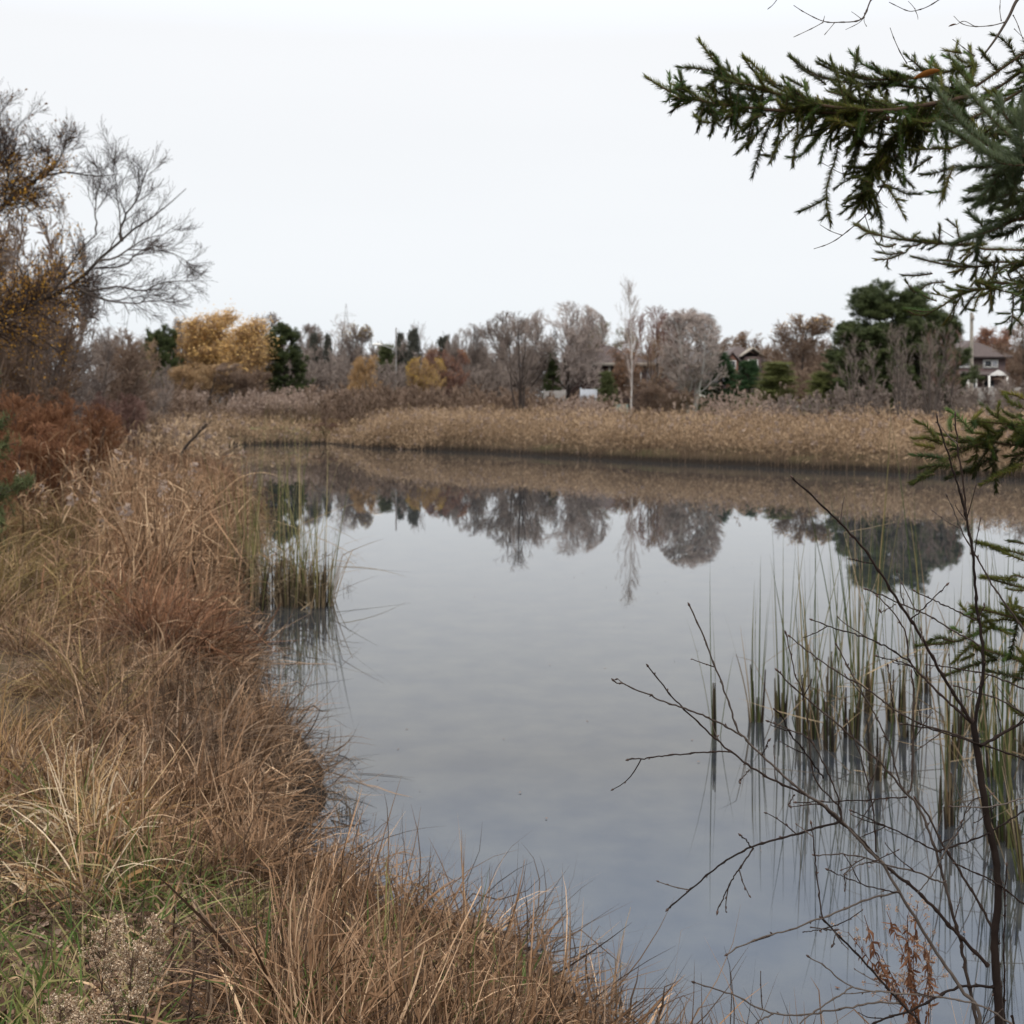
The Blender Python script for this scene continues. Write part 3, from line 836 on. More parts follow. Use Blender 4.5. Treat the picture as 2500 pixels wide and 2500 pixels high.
# brick gable house
D = 112
h = house('gable_house', 1800, D, 'red brick house with pointed front gable above the young spruces')
z0 = h.location.z; x = lambda p: P2x(p, D) - h.location.x; z = lambda p: P2z(p, D, z0)
part('wall', B_MAUVE, h, [(x(1770), x(1870), 1.5, 10, 0, z(886))])
g = Geo(); hip_roof(g, x(1770), x(1870), 1.5, 10, z(884), 1.6, .45); part('roof', S_BROWN, h, geo=g)
g = Geo(); box(g, x(1774), x(1802), 0, 1.49, 0, z(884))
xm = (x(1774) + x(1802)) / 2
g.add([(x(1774), 0, z(884)), (x(1802), 0, z(884)), (xm, 0, z(864)), (x(1774), 1.49, z(884)), (x(1802), 1.49, z(884)), (xm, 1.49, z(864))], np.array([[0, 1, 2], [4, 3, 5]]), .5)
part('wall', B_RED, h, geo=g, label='projecting red brick gable')
g = Geo(); gable(g, x(1774), x(1802), 0, 1.9, z(885), z(864) - z(885) + .1, .2); part('roof', S_BROWN, h, geo=g)
g = Geo(); box(g, x(1820), x(1862), .6, 1.49, z(912), z(870)); part('dormer', B_MAUVE, h, geo=g)
g = Geo(); gable(g, x(1820), x(1862), .6, 2.2, z(871), .75, .3); part('roof', WOODP, h, geo=g, label='pale dormer gable')
window(h, x(1788), z(898), .5, .6, -.02, mull=0); window(h, x(1808), z(905), .7, 1.0, 1.47, mull=1); window(h, x(1841), z(898), .8, .7, .58, mull=1)

# two storey brown house on the right
D = 112
h = house('two_storey_house', 2385, D, 'two storey mauve brick house with white windows behind the utility pole')
z0 = h.location.z; x = lambda p: P2x(p, D) - h.location.x; z = lambda p: P2z(p, D, z0)
part('wall', B_MAUVE, h, [(x(2322), x(2455), 0, 8, 0, z(876))])
g = Geo(); hip_roof(g, x(2322), x(2455), 0, 8, z(875), z(828) - z(875), .6, ridge=2.2); part('roof', S_BROWN, h, geo=g)
for p in (2349, 2418):
    part('window_surround', WHITE, h, [(x(p) - .68, x(p) + .68, -.05, -.002, z(899), z(878))])
    window(h, x(p) - .25, z(895), .55, .5, -.1, mull=0); window(h, x(p) + .35, z(895), .4, .5, -.1, glassm=SIDING, mull=0)
part('porch', B_MAUVE, h, [(x(2318), x(2372), -1.6, -.01, 0, z(921))])
g = Geo(); hip_roof(g, x(2318), x(2458), -1.6, .2, z(919), .45, .3, ridge=.8); part('roof', S_BROWN, h, geo=g, label='low brown porch roof')
g = Geo(); xa, xb = x(2392), x(2440); xm = (xa + xb) / 2
g.add([(xa, -2.1, z(918)), (xb, -2.1, z(918)), (xm, -2.1, z(904)), (xa, -1.9, z(918)), (xb, -1.9, z(918)), (xm, -1.9, z(904))], np.array([[0, 1, 2], [4, 3, 5]]), .5)
part('pediment', WHITE, h, geo=g)
for p in (2394, 2438):
    part('porch_post', WHITE, h, [(x(p) - .07, x(p) + .07, -2.08, -1.94, 0, z(918))])
part('bay_window', WHITE, h, [(x(2326), x(2368), -1.75, -1.61, z(955), z(926))])
for p in (2336, 2357):
    window(h, x(p), z(950), .5, .7, -1.78, mull=0)
part('door', GLASS, h, [(x(2412) - .5, x(2412) + .5, -.06, -.01, 0, z(930))])

# a low house seen between trees, left of the tall one
def fence(nm, px0, px1, D0, D1, hh, mat, label, board=.14, gap=.012, cat='fence'):
    a = np.array([P2x(px0, D0), D0]); b = np.array([P2x(px1, D1), D1])
    Lf = np.linalg.norm(b - a); n = int(Lf / (board + gap)); u = (b - a) / Lf
    zc = float(ground(*((a + b) / 2))[0])
    o = empty(nm, (*((a + b) / 2), zc), label, cat, None, math.atan2(u[1], u[0]))
    g = Geo(); rg = np.random.default_rng(int(px0))
    for k in range(n):
        s = -Lf / 2 + (k + .5) * (board + gap); w = a + u * (s + Lf / 2)
        zz = float(ground(*w)[0]) - zc if k % 8 == 0 else zz
        box(g, s - board / 2, s + board / 2, -.012 + rg.uniform(-.004, .004), .012, zz - .1, zz + hh + rg.uniform(-.02, .02), rg.random())
    part('boards', mat, o, geo=g)
    for k in range(int(Lf / 2.4) + 1):
        s = -Lf / 2 + k * 2.4
        zz = float(ground(*(a + u * min(Lf, s + Lf / 2)))[0]) - zc
        part('post', mat, o, [(s - .05, s + .05, .014, .11, zz - .1, zz + hh + .12)])
    for q in (.35, hh - .3):
        part('rail', mat, o, [(-Lf / 2, Lf / 2, .015, .05, q, q + .08)])
    return o
WOODB = solid('bluish_fence_paint', (.42, .45, .50), .9, .2, 7, .12)
fence('board_fence', 1328, 1382, 96, 94, 1.7, WOODG, 'weathered grey board fence left of the bungalow')
fence('board_fence', 1418, 1458, 92, 92, 1.9, WOODB, 'short pale bluish board fence in front of the bungalow')
fence('board_fence', 2120, 2330, 88, 86, 1.9, WOODG, 'grey board fence behind the multi-stemmed trees')
fence('board_fence', 2334, 2640, 85, 80, 1.9, WOODG, 'grey board fence in front of the tall mauve house')

def round_post(nm, px, D, top, r, mat, label, cat, lean=0.0):
    g0 = gp(px, D); H = EYE + (980 - top) * D / F - g0[2]
    o = empty(nm, g0, label, cat)
    g = Geo(); P = np.stack([np.linspace(0, lean, 8), np.zeros(8), np.linspace(-.4, H, 8)], 1)[None]
    tubes(g, rng, P, np.linspace(r, r * .7, 8)[None], np.array([.5]), 10)
    part('pole', mat, o, geo=g)
    return o, H
o, H = round_post('utility_pole', 2372, 84, 763, .15, WOODP, 'tall weathered wooden utility pole in front of the mauve house', 'utility pole')
part('bracket', WOODP, o, [(-.09, .09, -.26, -.16, H - .55, H - .2)])
o, H = round_post('street_lamp', 967, 98, 800, .075, WOODG, 'old pole with a curved arm street lamp above the thicket', 'street lamp')
g = Geo(); P = smooth_line([(0, 0, H - 1.9), (-.35, 0, H - 1.65), (-.9, 0, H - 1.45), (-1.2, 0, H - 1.4)], 10)[None]
tubes(g, rng, P, np.full((1, 10), .03), np.array([.5]), 6); part('arm', SIDING, o, geo=g)
g = Geo(); P = np.array([(-1.05, 0, H - 1.38), (-1.3, 0, H - 1.34), (-1.7, 0, H - 1.33), (-1.9, 0, H - 1.36)], float)[None]
tubes(g, rng, P, np.array([[.05, .11, .10, .03]]), np.array([.5]), 8); part('lamp_head', WHITE, o, geo=g)

# lattice transmission tower, far off
STEELP = solid('galvanised_steel', (.62, .64, .66), .6, 0, 3, .05)
D = 420
g0 = np.array([P2x(845, D), D, 1.9]); H = EYE + (980 - 742) * D / F - 1.9
o = empty('transmission_tower', g0, 'faint lattice transmission tower on the skyline', 'tower')
g = Geo(); lines = []
prof = lambda q: np.interp(q, [0, .7, .8, 1], [3.4, 1.1, .7, .1])
lv = np.linspace(0, 1, 12)
for a, b in zip(lv[:-1], lv[1:]):
    ca = [(sx * prof(a), sy * prof(a), a * H) for sx, sy in ((-1, -1), (1, -1), (1, 1), (-1, 1))]
    cb = [(sx * prof(b), sy * prof(b), b * H) for sx, sy in ((-1, -1), (1, -1), (1, 1), (-1, 1))]
    for k in range(4):
        lines += [(ca[k], cb[k]), (ca[k], cb[(k + 1) % 4]), (cb[k], cb[(k + 1) % 4])]
tubes(g, rng, np.array(lines, float), np.full((len(lines), 2), .07), np.full(len(lines), .5), 4)
part('lattice', STEELP, o, geo=g)
for q, w in ((.68, 5.5), (.78, 4.6), (.88, 3.6)):
    g = Geo(); tubes(g, rng, np.array([[(-w, 0, q * H), (w, 0, q * H)], [(-w, 0, q * H), (0, 0, q * H + 1.4)], [(w, 0, q * H), (0, 0, q * H + 1.4)]], float), np.full((3, 2), .08), np.full(3, .5), 4)
    part('crossarm', STEELP, o, geo=g)

# green utility box and low hedge
GREENP = solid('pale_green_paint', (.22, .29, .25), .6, 0, 5, .06)
g0 = gp(1519, 66); g0[2] += .3
o = empty('utility_box', g0, 'pale green utility cabinet left of the slender pale trunk', 'utility box'); o.scale = (.75, .75, .75)
part('cabinet', GREENP, o, [(-.42, .42, 0, .6, .05, 1.05)]); part('lid', GREENP, o, [(-.46, .46, -.04, .64, 1.051, 1.12)])
part('plinth', SIDING, o, [(-.5, .5, -.08, .68, -.5, .049)]); part('door', GREENP, o, [(-.36, .36, -.02, -.003, .12, .98)])
def hedge(px0, px1, D, hgt, dep, mats, label):
    x0, x1 = P2x(px0, D), P2x(px1, D); n = 15000; rg = np.random.default_rng(9)
    o = empty('hedge', ((x0 + x1) / 2, D, float(ground((x0 + x1) / 2, D)[0])), label, 'hedge')
    g = Geo(); tubes(g, rg, blades(rg, np.stack([rg.uniform(x0, x1, 500) - (x0 + x1) / 2, rg.uniform(-dep / 2, dep / 2, 500), np.zeros(500) - .1], 1), np.full(500, hgt), np.abs(rg.normal(0, .1, 500)), rg.uniform(0, 6, 500), rg.normal(0, .2, 500)), np.full((500, 5), .008), rg.random(500), 3)
    part('branches', BARKD, o, geo=g)
    g = Geo(); c = np.stack([rg.uniform(x0, x1, n) - (x0 + x1) / 2, rg.uniform(-dep / 2, dep / 2, n), hgt * rg.beta(1.6, 1.0, n)], 1)
    leaflets(g, rg, c, rg.uniform(.03, .06, n), rg.random(n)); part('foliage', mats, o, geo=g)
hedge(1672, 1748, 84, 1.25, 1.1, new_mat('hedge_leaves', [(.20, .09, .03), (.17, .15, .04), (.11, .12, .035)], .8, .2, .45, .5), 'clipped hedge turning from rust red to olive by the garage')

# parked vehicles, mostly hidden by branches
def car(px, D, body, label, rz, nm, cat):
    g0 = gp(px, D)
    o = empty(nm, g0, label, cat, 'vehicles parked on the street', rz)
    Lc, W = 4.5, 1.8
    prof = [(-2.25, .35), (-2.25, .75), (-2.05, .88), (-1.25, .97), (-.65, 1.42), (.75, 1.46), (1.55, 1.02), (2.15, .95), (2.25, .7), (2.25, .35)]
    def solidp(prof, y0, y1, yt=None, zt=9):
        yy = lambda z, s: s * (W / 2 - (.18 if z > 1.2 else .04 if z > .9 else 0)) * (y1 / (W / 2))
        V = [(x_, yy(z_, -1), z_) for x_, z_ in prof] + [(x_, yy(z_, 1), z_) for x_, z_ in prof]
        n = len(prof); q = np.array([[k, (k + 1) % n, (k + 1) % n + n, k + n] for k in range(n)])
        return V, q, n
    g = Geo(); V, q, n = solidp(prof, 0, W / 2)
    g.add(V, q, .5)
    # side faces as a fan of quads between the sill and the roof line
    mids = [(x_, .35) for x_, _ in prof]
    for sgn in (0, n):
        for k in range(1, n - 2):
            a, b = V[sgn + k], V[sgn + k + 1]
            ysd = (-1 if sgn == 0 else 1) * W / 2
            g.add([(a[0], ysd, .35), (b[0], ysd, .35), b, a], np.array([[0, 1, 2, 3]]), .5)
    part('body', body, o, geo=g)
    for s in (-1, 1):
        g = Geo(); y = s * (W / 2 - .10)
        g.add([(-1.1, y - .003 * -s, 1.0), (1.3, y, 1.0), (.68, s * (W / 2 - .17), 1.38), (-.58, s * (W / 2 - .17), 1.38), (-1.1, y * .9, 1.0), (1.3, y * .9, 1.0), (.68, s * .6, 1.38), (-.58, s * .6, 1.38)], np.array([[0, 1, 2, 3], [4, 7, 6, 5]]), .5)
        g2 = Geo(); g2.add(np.concatenate(g.V) * np.array([1, 1.06, 1]), np.array([[0, 1, 2, 3], [4, 7, 6, 5]]), .5)
        part('side_window', GLASS, o, geo=g2)
    for wx in (-1.4, 1.4):
        for s in (-1, 1):
            g = Geo(); P = np.array([(wx, s * (W / 2 - .22), .33), (wx, s * (W / 2 + .01), .33)])[None]
            tubes(g, rng, P, np.full((1, 2), .33), np.array([.1]), 16)
            an = np.arange(16) * 2 * np.pi / 16
            wl = part('wheel', GLASS, o, geo=g)
            g = Geo(); V = [(wx, s * (W / 2 + .012), .33)] + [(wx + .3 * math.cos(a), s * (W / 2 + .012), .33 + .3 * math.sin(a)) for a in an]
            g.add(V, np.array([[0, k + 1, (k + 1) % 16 + 1] for k in range(16)]), .5); part('rim', SIDING, wl, geo=g)
    return o
SILVER = solid('silver_paint', (.50, .52, .56), .3, 0, 4, .03, .3)
car(1982, 99, SILVER, 'silver car left of the small olive cedar, half hidden by twigs', .15, 'parked_car', 'car')
car(2048, 98, WHITE, 'white car at the left edge of the great pine', -.1, 'parked_car', 'car')
# ------------------------------------------------------------------ grasses, reeds and sedges
G_BROWN = new_mat('sedge_brown', [(.036, .019, .010), (.165, .092, .048), (.33, .20, .115), (.60, .42, .27)], .75, .08, .25, 1.2)
G_GREY = new_mat('thatch_grey', [(.028, .018, .012), (.13, .085, .056), (.34, .24, .165)], .85, .08, .25, 1.5)
G_RUST = new_mat('sedge_reddish', [(.060, .026, .014), (.21, .098, .050), (.37, .21, .12)], .75, .08, .2, 1.2)
G_STRAW = new_mat('straw', [(.07, .038, .020), (.28, .165, .092), (.60, .42, .26)], .7, .08, .25, 1.0)
G_GOLD = new_mat('grass_gold', [(.13, .062, .022), (.34, .20, .085), (.54, .37, .19), (.78, .64, .46)], .7, .3, .25, 2.0)
G_OLIVE = new_mat('grass_olive', [(.07, .050, .016), (.19, .135, .052), (.36, .25, .12)], .75, .08, .25, 1.0)
G_GREEN = new_mat('grass_green', [(.045, .080, .016), (.095, .150, .034), (.27, .26, .095), (.48, .37, .21)], .65, .35, .3, 1.5)
G_REED = new_mat('reeds_tan', [(.18, .12, .068), (.37, .255, .155), (.58, .43, .285)], .8, .08, .35, .35)
G_REEDLOW = new_mat('reed_stalks', [(.085, .055, .035), (.16, .11, .075), (.24, .175, .125)], .85, .08, .3, .35)
G_PINK = new_mat('reeds_pinkish', [(0.195, 0.135, 0.098), (0.285, 0.206, 0.158), (0.360, 0.277, 0.225)], .8, .08, .3, .35)
G_PLUME = new_mat('plumes_pale', [(0.272, 0.200, 0.160), (0.384, 0.304, 0.256)], .9, .3, .2, 2)
G_LITTER = new_mat('leaf_litter', [(.03, .014, .009), (.11, .058, .036), (.20, .125, .085), (.30, .215, .165)], .8, 0, .2, 4)
G_CATG = new_mat('cattail_green', [(.020, .036, .010), (.055, .075, .022), (.14, .13, .05), (.34, .23, .11)], .6, .2, .1, 3)
G_CATP = new_mat('cattail_pale_green', [(.05, .065, .020), (.13, .14, .05), (.28, .24, .105), (.46, .36, .20)], .6, .2, .1, 3, .12)
G_CATB = new_mat('cattail_dry', [(0.120, 0.083, 0.049), (0.225, 0.165, 0.098), (0.330, 0.255, 0.165)], .75, .08, .2, 3)
G_SHEATH = new_mat('cattail_sheath', [(.010, .007, .005), (.035, .024, .015), (.085, .068, .038)], .7, 0, .2, 8)
G_DARK = new_mat('stems_dark', [(.045, .028, .02), (.10, .062, .042)], .85)

def on_land(rng, n, x0, x1, y0, y1, dmin, dmax, pow_=1.0, cond=None):
    """Random land points in a box whose distance from the waterline is between dmin and dmax; pow_ > 1 crowds them to the near end."""
    xs, ys = [], []
    got = 0
    for _ in range(60):
        x = rng.uniform(x0, x1, n); y = y0 + (y1 - y0) * rng.random(n) ** pow_
        d = shore_dist(x, y)
        k = (d > dmin) & (d < dmax)
        k &= np.abs(x) < y * .5 + 1.2          # only what the photograph could see, with a margin
        if cond is not None: k &= cond(x, y)
        xs.append(x[k]); ys.append(y[k]); got += k.sum()
        if got >= n: break
    x = np.concatenate(xs)[:n]; y = np.concatenate(ys)[:n]
    return x, y

def tufts(g, rng, x, y, per, rad, L, w, lean=(.1, .35), curve=(.3, .5), kink=.15, k=4, bias=None, zb=-.02, ljit=.3, out=.8):
    """Clumps of blades: per blades round each (x, y), fanning outwards from the clump's heart."""
    n = len(x)
    if n == 0: return
    cx = np.repeat(x, per); cy = np.repeat(y, per); m = len(cx)
    r = np.abs(rng.normal(0, 1, m)) * (np.repeat(rad, per) if np.ndim(rad) else rad)
    a = rng.uniform(0, 2 * np.pi, m)
    bx, by = cx + r * np.cos(a) * .8, cy + r * np.sin(a) * .8
    az = a + rng.normal(0, 1.2, m)
    if bias is not None:
        bz, bw = bias
        az = np.where(rng.random(m) < bw, bz + rng.normal(0, .7, m), az)
    # hold the coarse ground height per clump, fine noise does not matter under the thatch
    z0 = np.repeat(ground(x, y), per)
    ds = shore_dist(x, y); z = np.maximum(z0 + zb, -.1)
    base = np.stack([bx, by, z], 1)
    size = np.repeat(rng.uniform(.6, 1.2, n) * (1 + .28 * wob(x, y, 2.2, 6)), per)
    Ls = (np.repeat(L, per) if np.ndim(L) else L) * size * np.clip(rng.normal(1, ljit, m), .25, 1.7)
    ln = np.abs(rng.normal(lean[0], lean[1], m)) + out * r / (np.mean(rad) * 2.5)
    cv = rng.normal(curve[0], curve[1], m)
    P = blades(rng, base, Ls, ln, az, cv, k, kink)
    P[..., 2] = np.maximum(P[..., 2], base[:, None, 2] - .03 + .04 * rng.random((m, 1)))
    P[..., 2] = np.maximum(P[..., 2], .004)
    W = (w * np.where(rng.random(m) < .12, 1.9, 1) * rng.uniform(.45, 1.25, m))[:, None] * taper(k + 1)[None]
    tn = np.clip(np.repeat(rng.normal(.45, .2, n), per) + rng.normal(0, .24, m), 0, 1)
    ribbons(g, rng, P, W, tn)

def patch(name, mat, label, fn, kind='stuff'):
    g = Geo(); fn(g)
    return tag(g.build(name, mat), kind=kind, label=label)

RG = np.random.default_rng
LEFT = lambda x, y: x < 1.6
# matted dead thatch all over the near bank
def f(g):
    r = RG(11)
    cond = lambda x, y: (wob(x, y, 2.1, 4) > -.9) & ~((1250 + x * F / y < 520) & (y < 4.0) & (r.random(len(x)) < .6))
    x, y = on_land(r, 2700, -6, 2.2, 2.0, 11, -.05, 30, 1.5, cond)
    tufts(g, r, x, y, 11, .12, .34, .0046, (1.2, .35), (.1, 1.0), .35, 5, out=.1)
    x, y = on_land(r, 5200, -18, 0, 10, 40, -.05, 30, 1.5, LEFT)
    tufts(g, r, x, y, 11, .2, .36, .009, (.9, .4), (.2, .7), .25, 3, out=.2)
patch('thatch', G_GREY, 'matted grey-brown thatch covering the near bank', f)
# brown sedges along the near shore
def f(g):
    r = RG(12)
    x, y = on_land(r, 250, -5.5, 1.6, 2.6, 9.5, .12, 1.7, 1.2, lambda x, y: ~((1250 + x * F / y < 600) & (y < 4.4)) & (wob(x, y, 3.3, 8) > -.35))
    tufts(g, r, x, y, 46, .07, .30, .0048, (.45, .5), (.6, .9), .3, 5, out=.3)
    x, y = on_land(r, 420, -10, 0, 9, 17, .1, 5, 1.2, LEFT)
    tufts(g, r, x, y, 60, .13, .36, .0062, (.4, .4), (.6, .8), .25, 4)
patch('sedges', G_BROWN, 'dry brown sedges along the near shoreline', f)
def f(g):
    r = RG(13)
    x, y = on_land(r, 800, -22, 0, 14, 50, .0, 14, 1.3, LEFT)
    tufts(g, r, x, y, 40, .3, .45, .011, (.2, .3), (.5, .6), .2, 4)
patch('sedges', G_RUST, 'reddish brown sedges farther along the left shore', f)
def f(g):
    r = RG(14)
    x, y = on_land(r, 170, -9, -1.5, 5.6, 16, 1.2, 8, 1.2)
    tufts(g, r, x, y, 45, .13, .34, .005, (.3, .3), (1.0, .6), .12, 5)
    x, y = on_land(r, 230, -9, -3.4, 9.5, 16, 1.4, 8, 1.0)
    tufts(g, r, x, y, 60, .2, .58, .0065, (.3, .3), (1.3, .5), .12, 6)
patch('grass', G_OLIVE, 'arching olive and tan grass on the left of the bank', f)
def f(g):
    r = RG(15)
    near = lambda x, y: (wob(x, y, 2.4, 7) > .1) | (r.random(len(x)) < .12)
    x, y = on_land(r, 470, -3.2, .0, 2.9, 5.0, .5, 6, 1.0, near)
    tufts(g, r, x, y, 18, .05, .20, .0065, (.3, .35), (.9, .7), .15, 5)
    x, y = on_land(r, 45, -3.5, -1.0, 3.2, 5.6, .9, 6, 1.0)
    tufts(g, r, x, y, 14, .05, .30, .006, (.2, .3), (.8, .6), .15, 5)
patch('grass', G_GREEN, 'green grass mixed with tan blades in the foreground', f)
def f(g):
    r = RG(16)
    cond = lambda x, y: (1250 + x * F / y < 350)
    x, y = on_land(r, 90, -3.2, -.9, 4.3, 6.2, .5, 6, 1.0, cond)
    tufts(g, r, x, y, 15, .05, .36, .0045, (.15, .2), (.7, .7), .3, 7)
    tufts(g, r, x + r.normal(0, .05, len(x)), y, 12, .05, .27, .0095, (.2, .2), (2.2, .9), .3, 9)
patch('grass', G_GOLD, 'tall golden grass with curled pale tips on the left', f)
def f(g):
    r = RG(18)
    x, y = on_land(r, 130, -2.2, .4, 2.8, 4.6, .35, 2.5, 1.0)
    tufts(g, r, x, y, 14, .05, .24, .0075, (.4, .4), (1.8, .9), .25, 8)
patch('grass', G_STRAW, 'pale curled dead grass in the foreground', f)
# straw-coloured dead cattails and phragmites on the left shore
def f(g):
    r = RG(17)
    cond = lambda x, y: (1250 + x * F / y > 230)
    x, y = on_land(r, 230, -9, 0, 11.5, 24, .15, 2.6, 1.2, cond)
    tufts(g, r, x, y, 26, .13, .78, .014, (.1, .25), (.4, .6), .8, 8, out=.2)
    x, y = on_land(r, 170, -9, -1, 10.8, 15, .05, 1.6, 1.0)
    tufts(g, r, x, y, 14, .14, .5, .012, (.2, .4), (.8, .7), .5, 6, out=.3)
patch('reeds', G_STRAW, 'bent straw-coloured reeds on the left shore', f)

def reed_bed(g, gl, gp_, r, x, y, H, w, leaves=4, plume=.25, jit=.12):
    z = ground(x, y); n = len(x)
    z = np.maximum(z, -.05) - .05
    Hs = H * np.clip(r.normal(1, jit, n), .35, 1.35) * (1 + .2 * wob(x, y, .9, 3)) * (1 + .08 * wob(x, y, 3.1, 1))
    P = blades(r, np.stack([x, y, z], 1), Hs, np.abs(r.normal(0, .07, n)), r.uniform(0, 6.28, n), r.normal(0, .22, n), 4, .12)
    ribbons(gl, r, P, np.full((n, 5), w * .6) * np.linspace(1, .5, 5)[None], r.random(n))
    idx = np.repeat(np.arange(n), leaves); t = r.uniform(.35, 1, len(idx))
    pos, T = interp(P, idx, t)
    Lf = H * .22 * r.uniform(.6, 1.3, len(idx))
    Q = blades(r, pos, Lf, r.uniform(.2, .9, len(idx)), r.uniform(0, 6.28, len(idx)), r.normal(.9, .6, len(idx)), 3, .2)
    ribbons(g, r, Q, w * taper(4)[None] * r.uniform(.7, 1.3, (len(idx), 1)), np.clip(r.normal(.5, .25, len(idx)), 0, 1))
    k = r.random(n) < plume
    tip = P[k, -1]; m = len(tip)
    if m:
        idx = np.repeat(np.arange(m), 9)
        c = tip[idx] + np.stack([r.normal(0, .03, m * 9), r.normal(0, .03, m * 9), r.uniform(-.22, .03, m * 9) * H * .6], 1)
        leaflets(gp_, r, c, r.uniform(.03, .06, m * 9) * (w / .014), r.random(m * 9))

g1, g2, g3 = Geo(), Geo(), Geo(); r = RG(21)
FAR = lambda x, y: y > 30
x, y = on_land(r, 27000, -19, 32, 34, 75, -.9, 6.5, 1.0, lambda x, y: (y > 30) & (x > -7.2) & (shore_dist(x, y) > -.12 + .14 * wob(x, y, .8, 4)) & (r.random(len(x)) < .75 + .3 * wob(x, y, 1.9, 2)))
reed_bed(g1, g2, g3, r, x, y, .92, .0155, 4, .04, .2)
tag(g1.build('reeds', G_REED), kind='stuff', label='tan reed bed fringing the far shore')
tag(g2.build('reed_stalks', G_REEDLOW), kind='stuff', label='grey-brown stalks at the foot of the far reed bed')
tag(g3.build('reed_plumes', G_PLUME), kind='stuff', label='pale seed plumes scattered over the far reeds')
# far left: lower grass, a pinkish reed stand and rough field
g1, g2, g3 = Geo(), Geo(), Geo(); r = RG(22)
x, y = on_land(r, 9000, -27, -4, 50, 84, .3, 22, 1.0)
reed_bed(g1, g2, g3, r, x, y, .7, .028, 4, .03)
x, y = on_land(r, 3600, -20, -4, 50, 70, -.3, 1.6, 1.0)
reed_bed(g1, g2, g3, r, x, y, .5, .026, 4, .02)
x, y = on_land(r, 4500, -27, -7, 30, 64, -.1, 22, 1.0)
reed_bed(g1, g2, g3, r, x, y, 1.0, .024, 4, .1)
tag(g1.build('grass', G_REED), kind='stuff', label='rough tan grass at the far left end of the pond')
tag(g2.build('grass_stalks', G_REEDLOW), kind='stuff', label='grey stalks in the rough grass at the far left end')
tag(g3.build('grass_heads', G_PLUME), kind='stuff', label='pale seed heads over the rough far grass')
g1, g2, g3 = Geo(), Geo(), Geo(); r = RG(23)
def inpx(a, b): return lambda x, y: (1250 + x * F / y > a) & (1250 + x * F / y < b)
x, y = on_land(r, 3600, -24, -9, 71, 82, 0, 40, 1.0, lambda x, y: np.abs(1250 + x * F / y - 705) < 110 + 45 * r.normal(size=len(x)))
reed_bed(g1, g2, g3, r, x, y, 1.4, .026, 4, .4, .16)
x, y = on_land(r, 2600, -32, -18, 72, 80, 0, 40, 1.0, inpx(300, 500))
reed_bed(g1, g2, g3, r, x, y, 1.5, .03, 4, .5, .1)
x, y = on_land(r, 420, 4, 26, 51, 57, 0, 40, 1.0, lambda x, y: np.abs(1250 + x * F / y - 1800) < 60 + 60 * r.normal(size=len(x)))
reed_bed(g1, g2, g3, r, x, y, 1.3, .014, 4, .8, .25)
x, y = on_land(r, 420, 2, 26, 58, 64, 0, 40, 1.0, lambda x, y: np.abs(1250 + x * F / y - 1430) < 40 + 50 * r.normal(size=len(x)))
reed_bed(g1, g2, g3, r, x, y, 1.1, .016, 4, .8, .25)
tag(g1.build('reeds', G_PINK), kind='stuff', label='pinkish phragmites stands behind the pond')
tag(g2.build('reed_stalks', G_REEDLOW), kind='stuff', label='stalks of the pinkish phragmites stands')
tag(g3.build('reed_plumes', G_PLUME), kind='stuff', label='fluffy plumes of the pinkish phragmites stands')
# rough field behind the far reeds on the right and middle
g1, g2, g3 = Geo(), Geo(), Geo(); r = RG(24)
x, y = on_land(r, 12000, -12, 60, 48, 86, 6, 30, 1.0, lambda x, y: ~((x > 2) & (y > 54) & (x < 12) & (y < 80)))
reed_bed(g1, g2, g3, r, x, y, .45, .02, 4, .04, .3)
tag(g1.build('grass', G_RUST), kind='stuff', label='reddish brown rough grass behind the far reeds')
tag(g2.build('grass_stalks', G_REEDLOW), kind='stuff', label='stalks in the reddish rough grass behind the far reeds')
tag(g3.build('grass_heads', G_PLUME), kind='stuff', label='pale heads in the reddish rough grass')
# pale-plumed reeds on the left shore in front of the rust shrub
g1, g2, g3 = Geo(), Geo(), Geo(); r = RG(25)
x, y = on_land(r, 330, -9, -3, 13, 22, 0, 7, 1.0, inpx(60, 480))
reed_bed(g1, g2, g3, r, x, y, .85, .012, 5, .16, .25)
tag(g1.build('reeds', G_STRAW), kind='stuff', label='straw reeds with pale heads before the rust shrub')
tag(g2.build('reed_stalks', G_CATB), kind='stuff', label='stalks of the straw reeds before the rust shrub')
tag(g3.build('reed_plumes', G_PLUME), kind='stuff', label='pale heads of the straw reeds before the rust shrub')

# leaf litter and floating leaves
def f(g):
    r = RG(31)
    x, y = on_land(r, 16000, -3.0, .6, 2.4, 5, .05, 6, 1.0)
    c = np.stack([x, y, ground(x, y) + .012 + .02 * r.random(len(x))], 1)
    leaflets(g, r, c, r.uniform(.007, .023, len(x)), r.random(len(x)), .55)
patch('leaf_litter', G_LITTER, 'fallen brown leaves on the bare soil of the near bank', f)
def f(g):
    r = RG(32); n = 130
    x = r.uniform(-1, 6, n); y = r.uniform(3.4, 22, n)
    k = shore_dist(x, y) < -.1
    x2 = r.uniform(-1.9, -.3, 90); y2 = r.uniform(4.9, 8, 90); k2 = (shore_dist(x2, y2) < 0) & (shore_dist(x2, y2) > -.35)
    x = np.concatenate([x[k], x2[k2]]); y = np.concatenate([y[k], y2[k2]])
    leaflets(g, r, np.stack([x, y, np.full(len(x), .005)], 1), r.uniform(.004, .012, len(x)), r.uniform(.1, .7, len(x)), .95)
patch('floating_leaves', G_LITTER, 'pale bits of leaf floating on the still water', f)

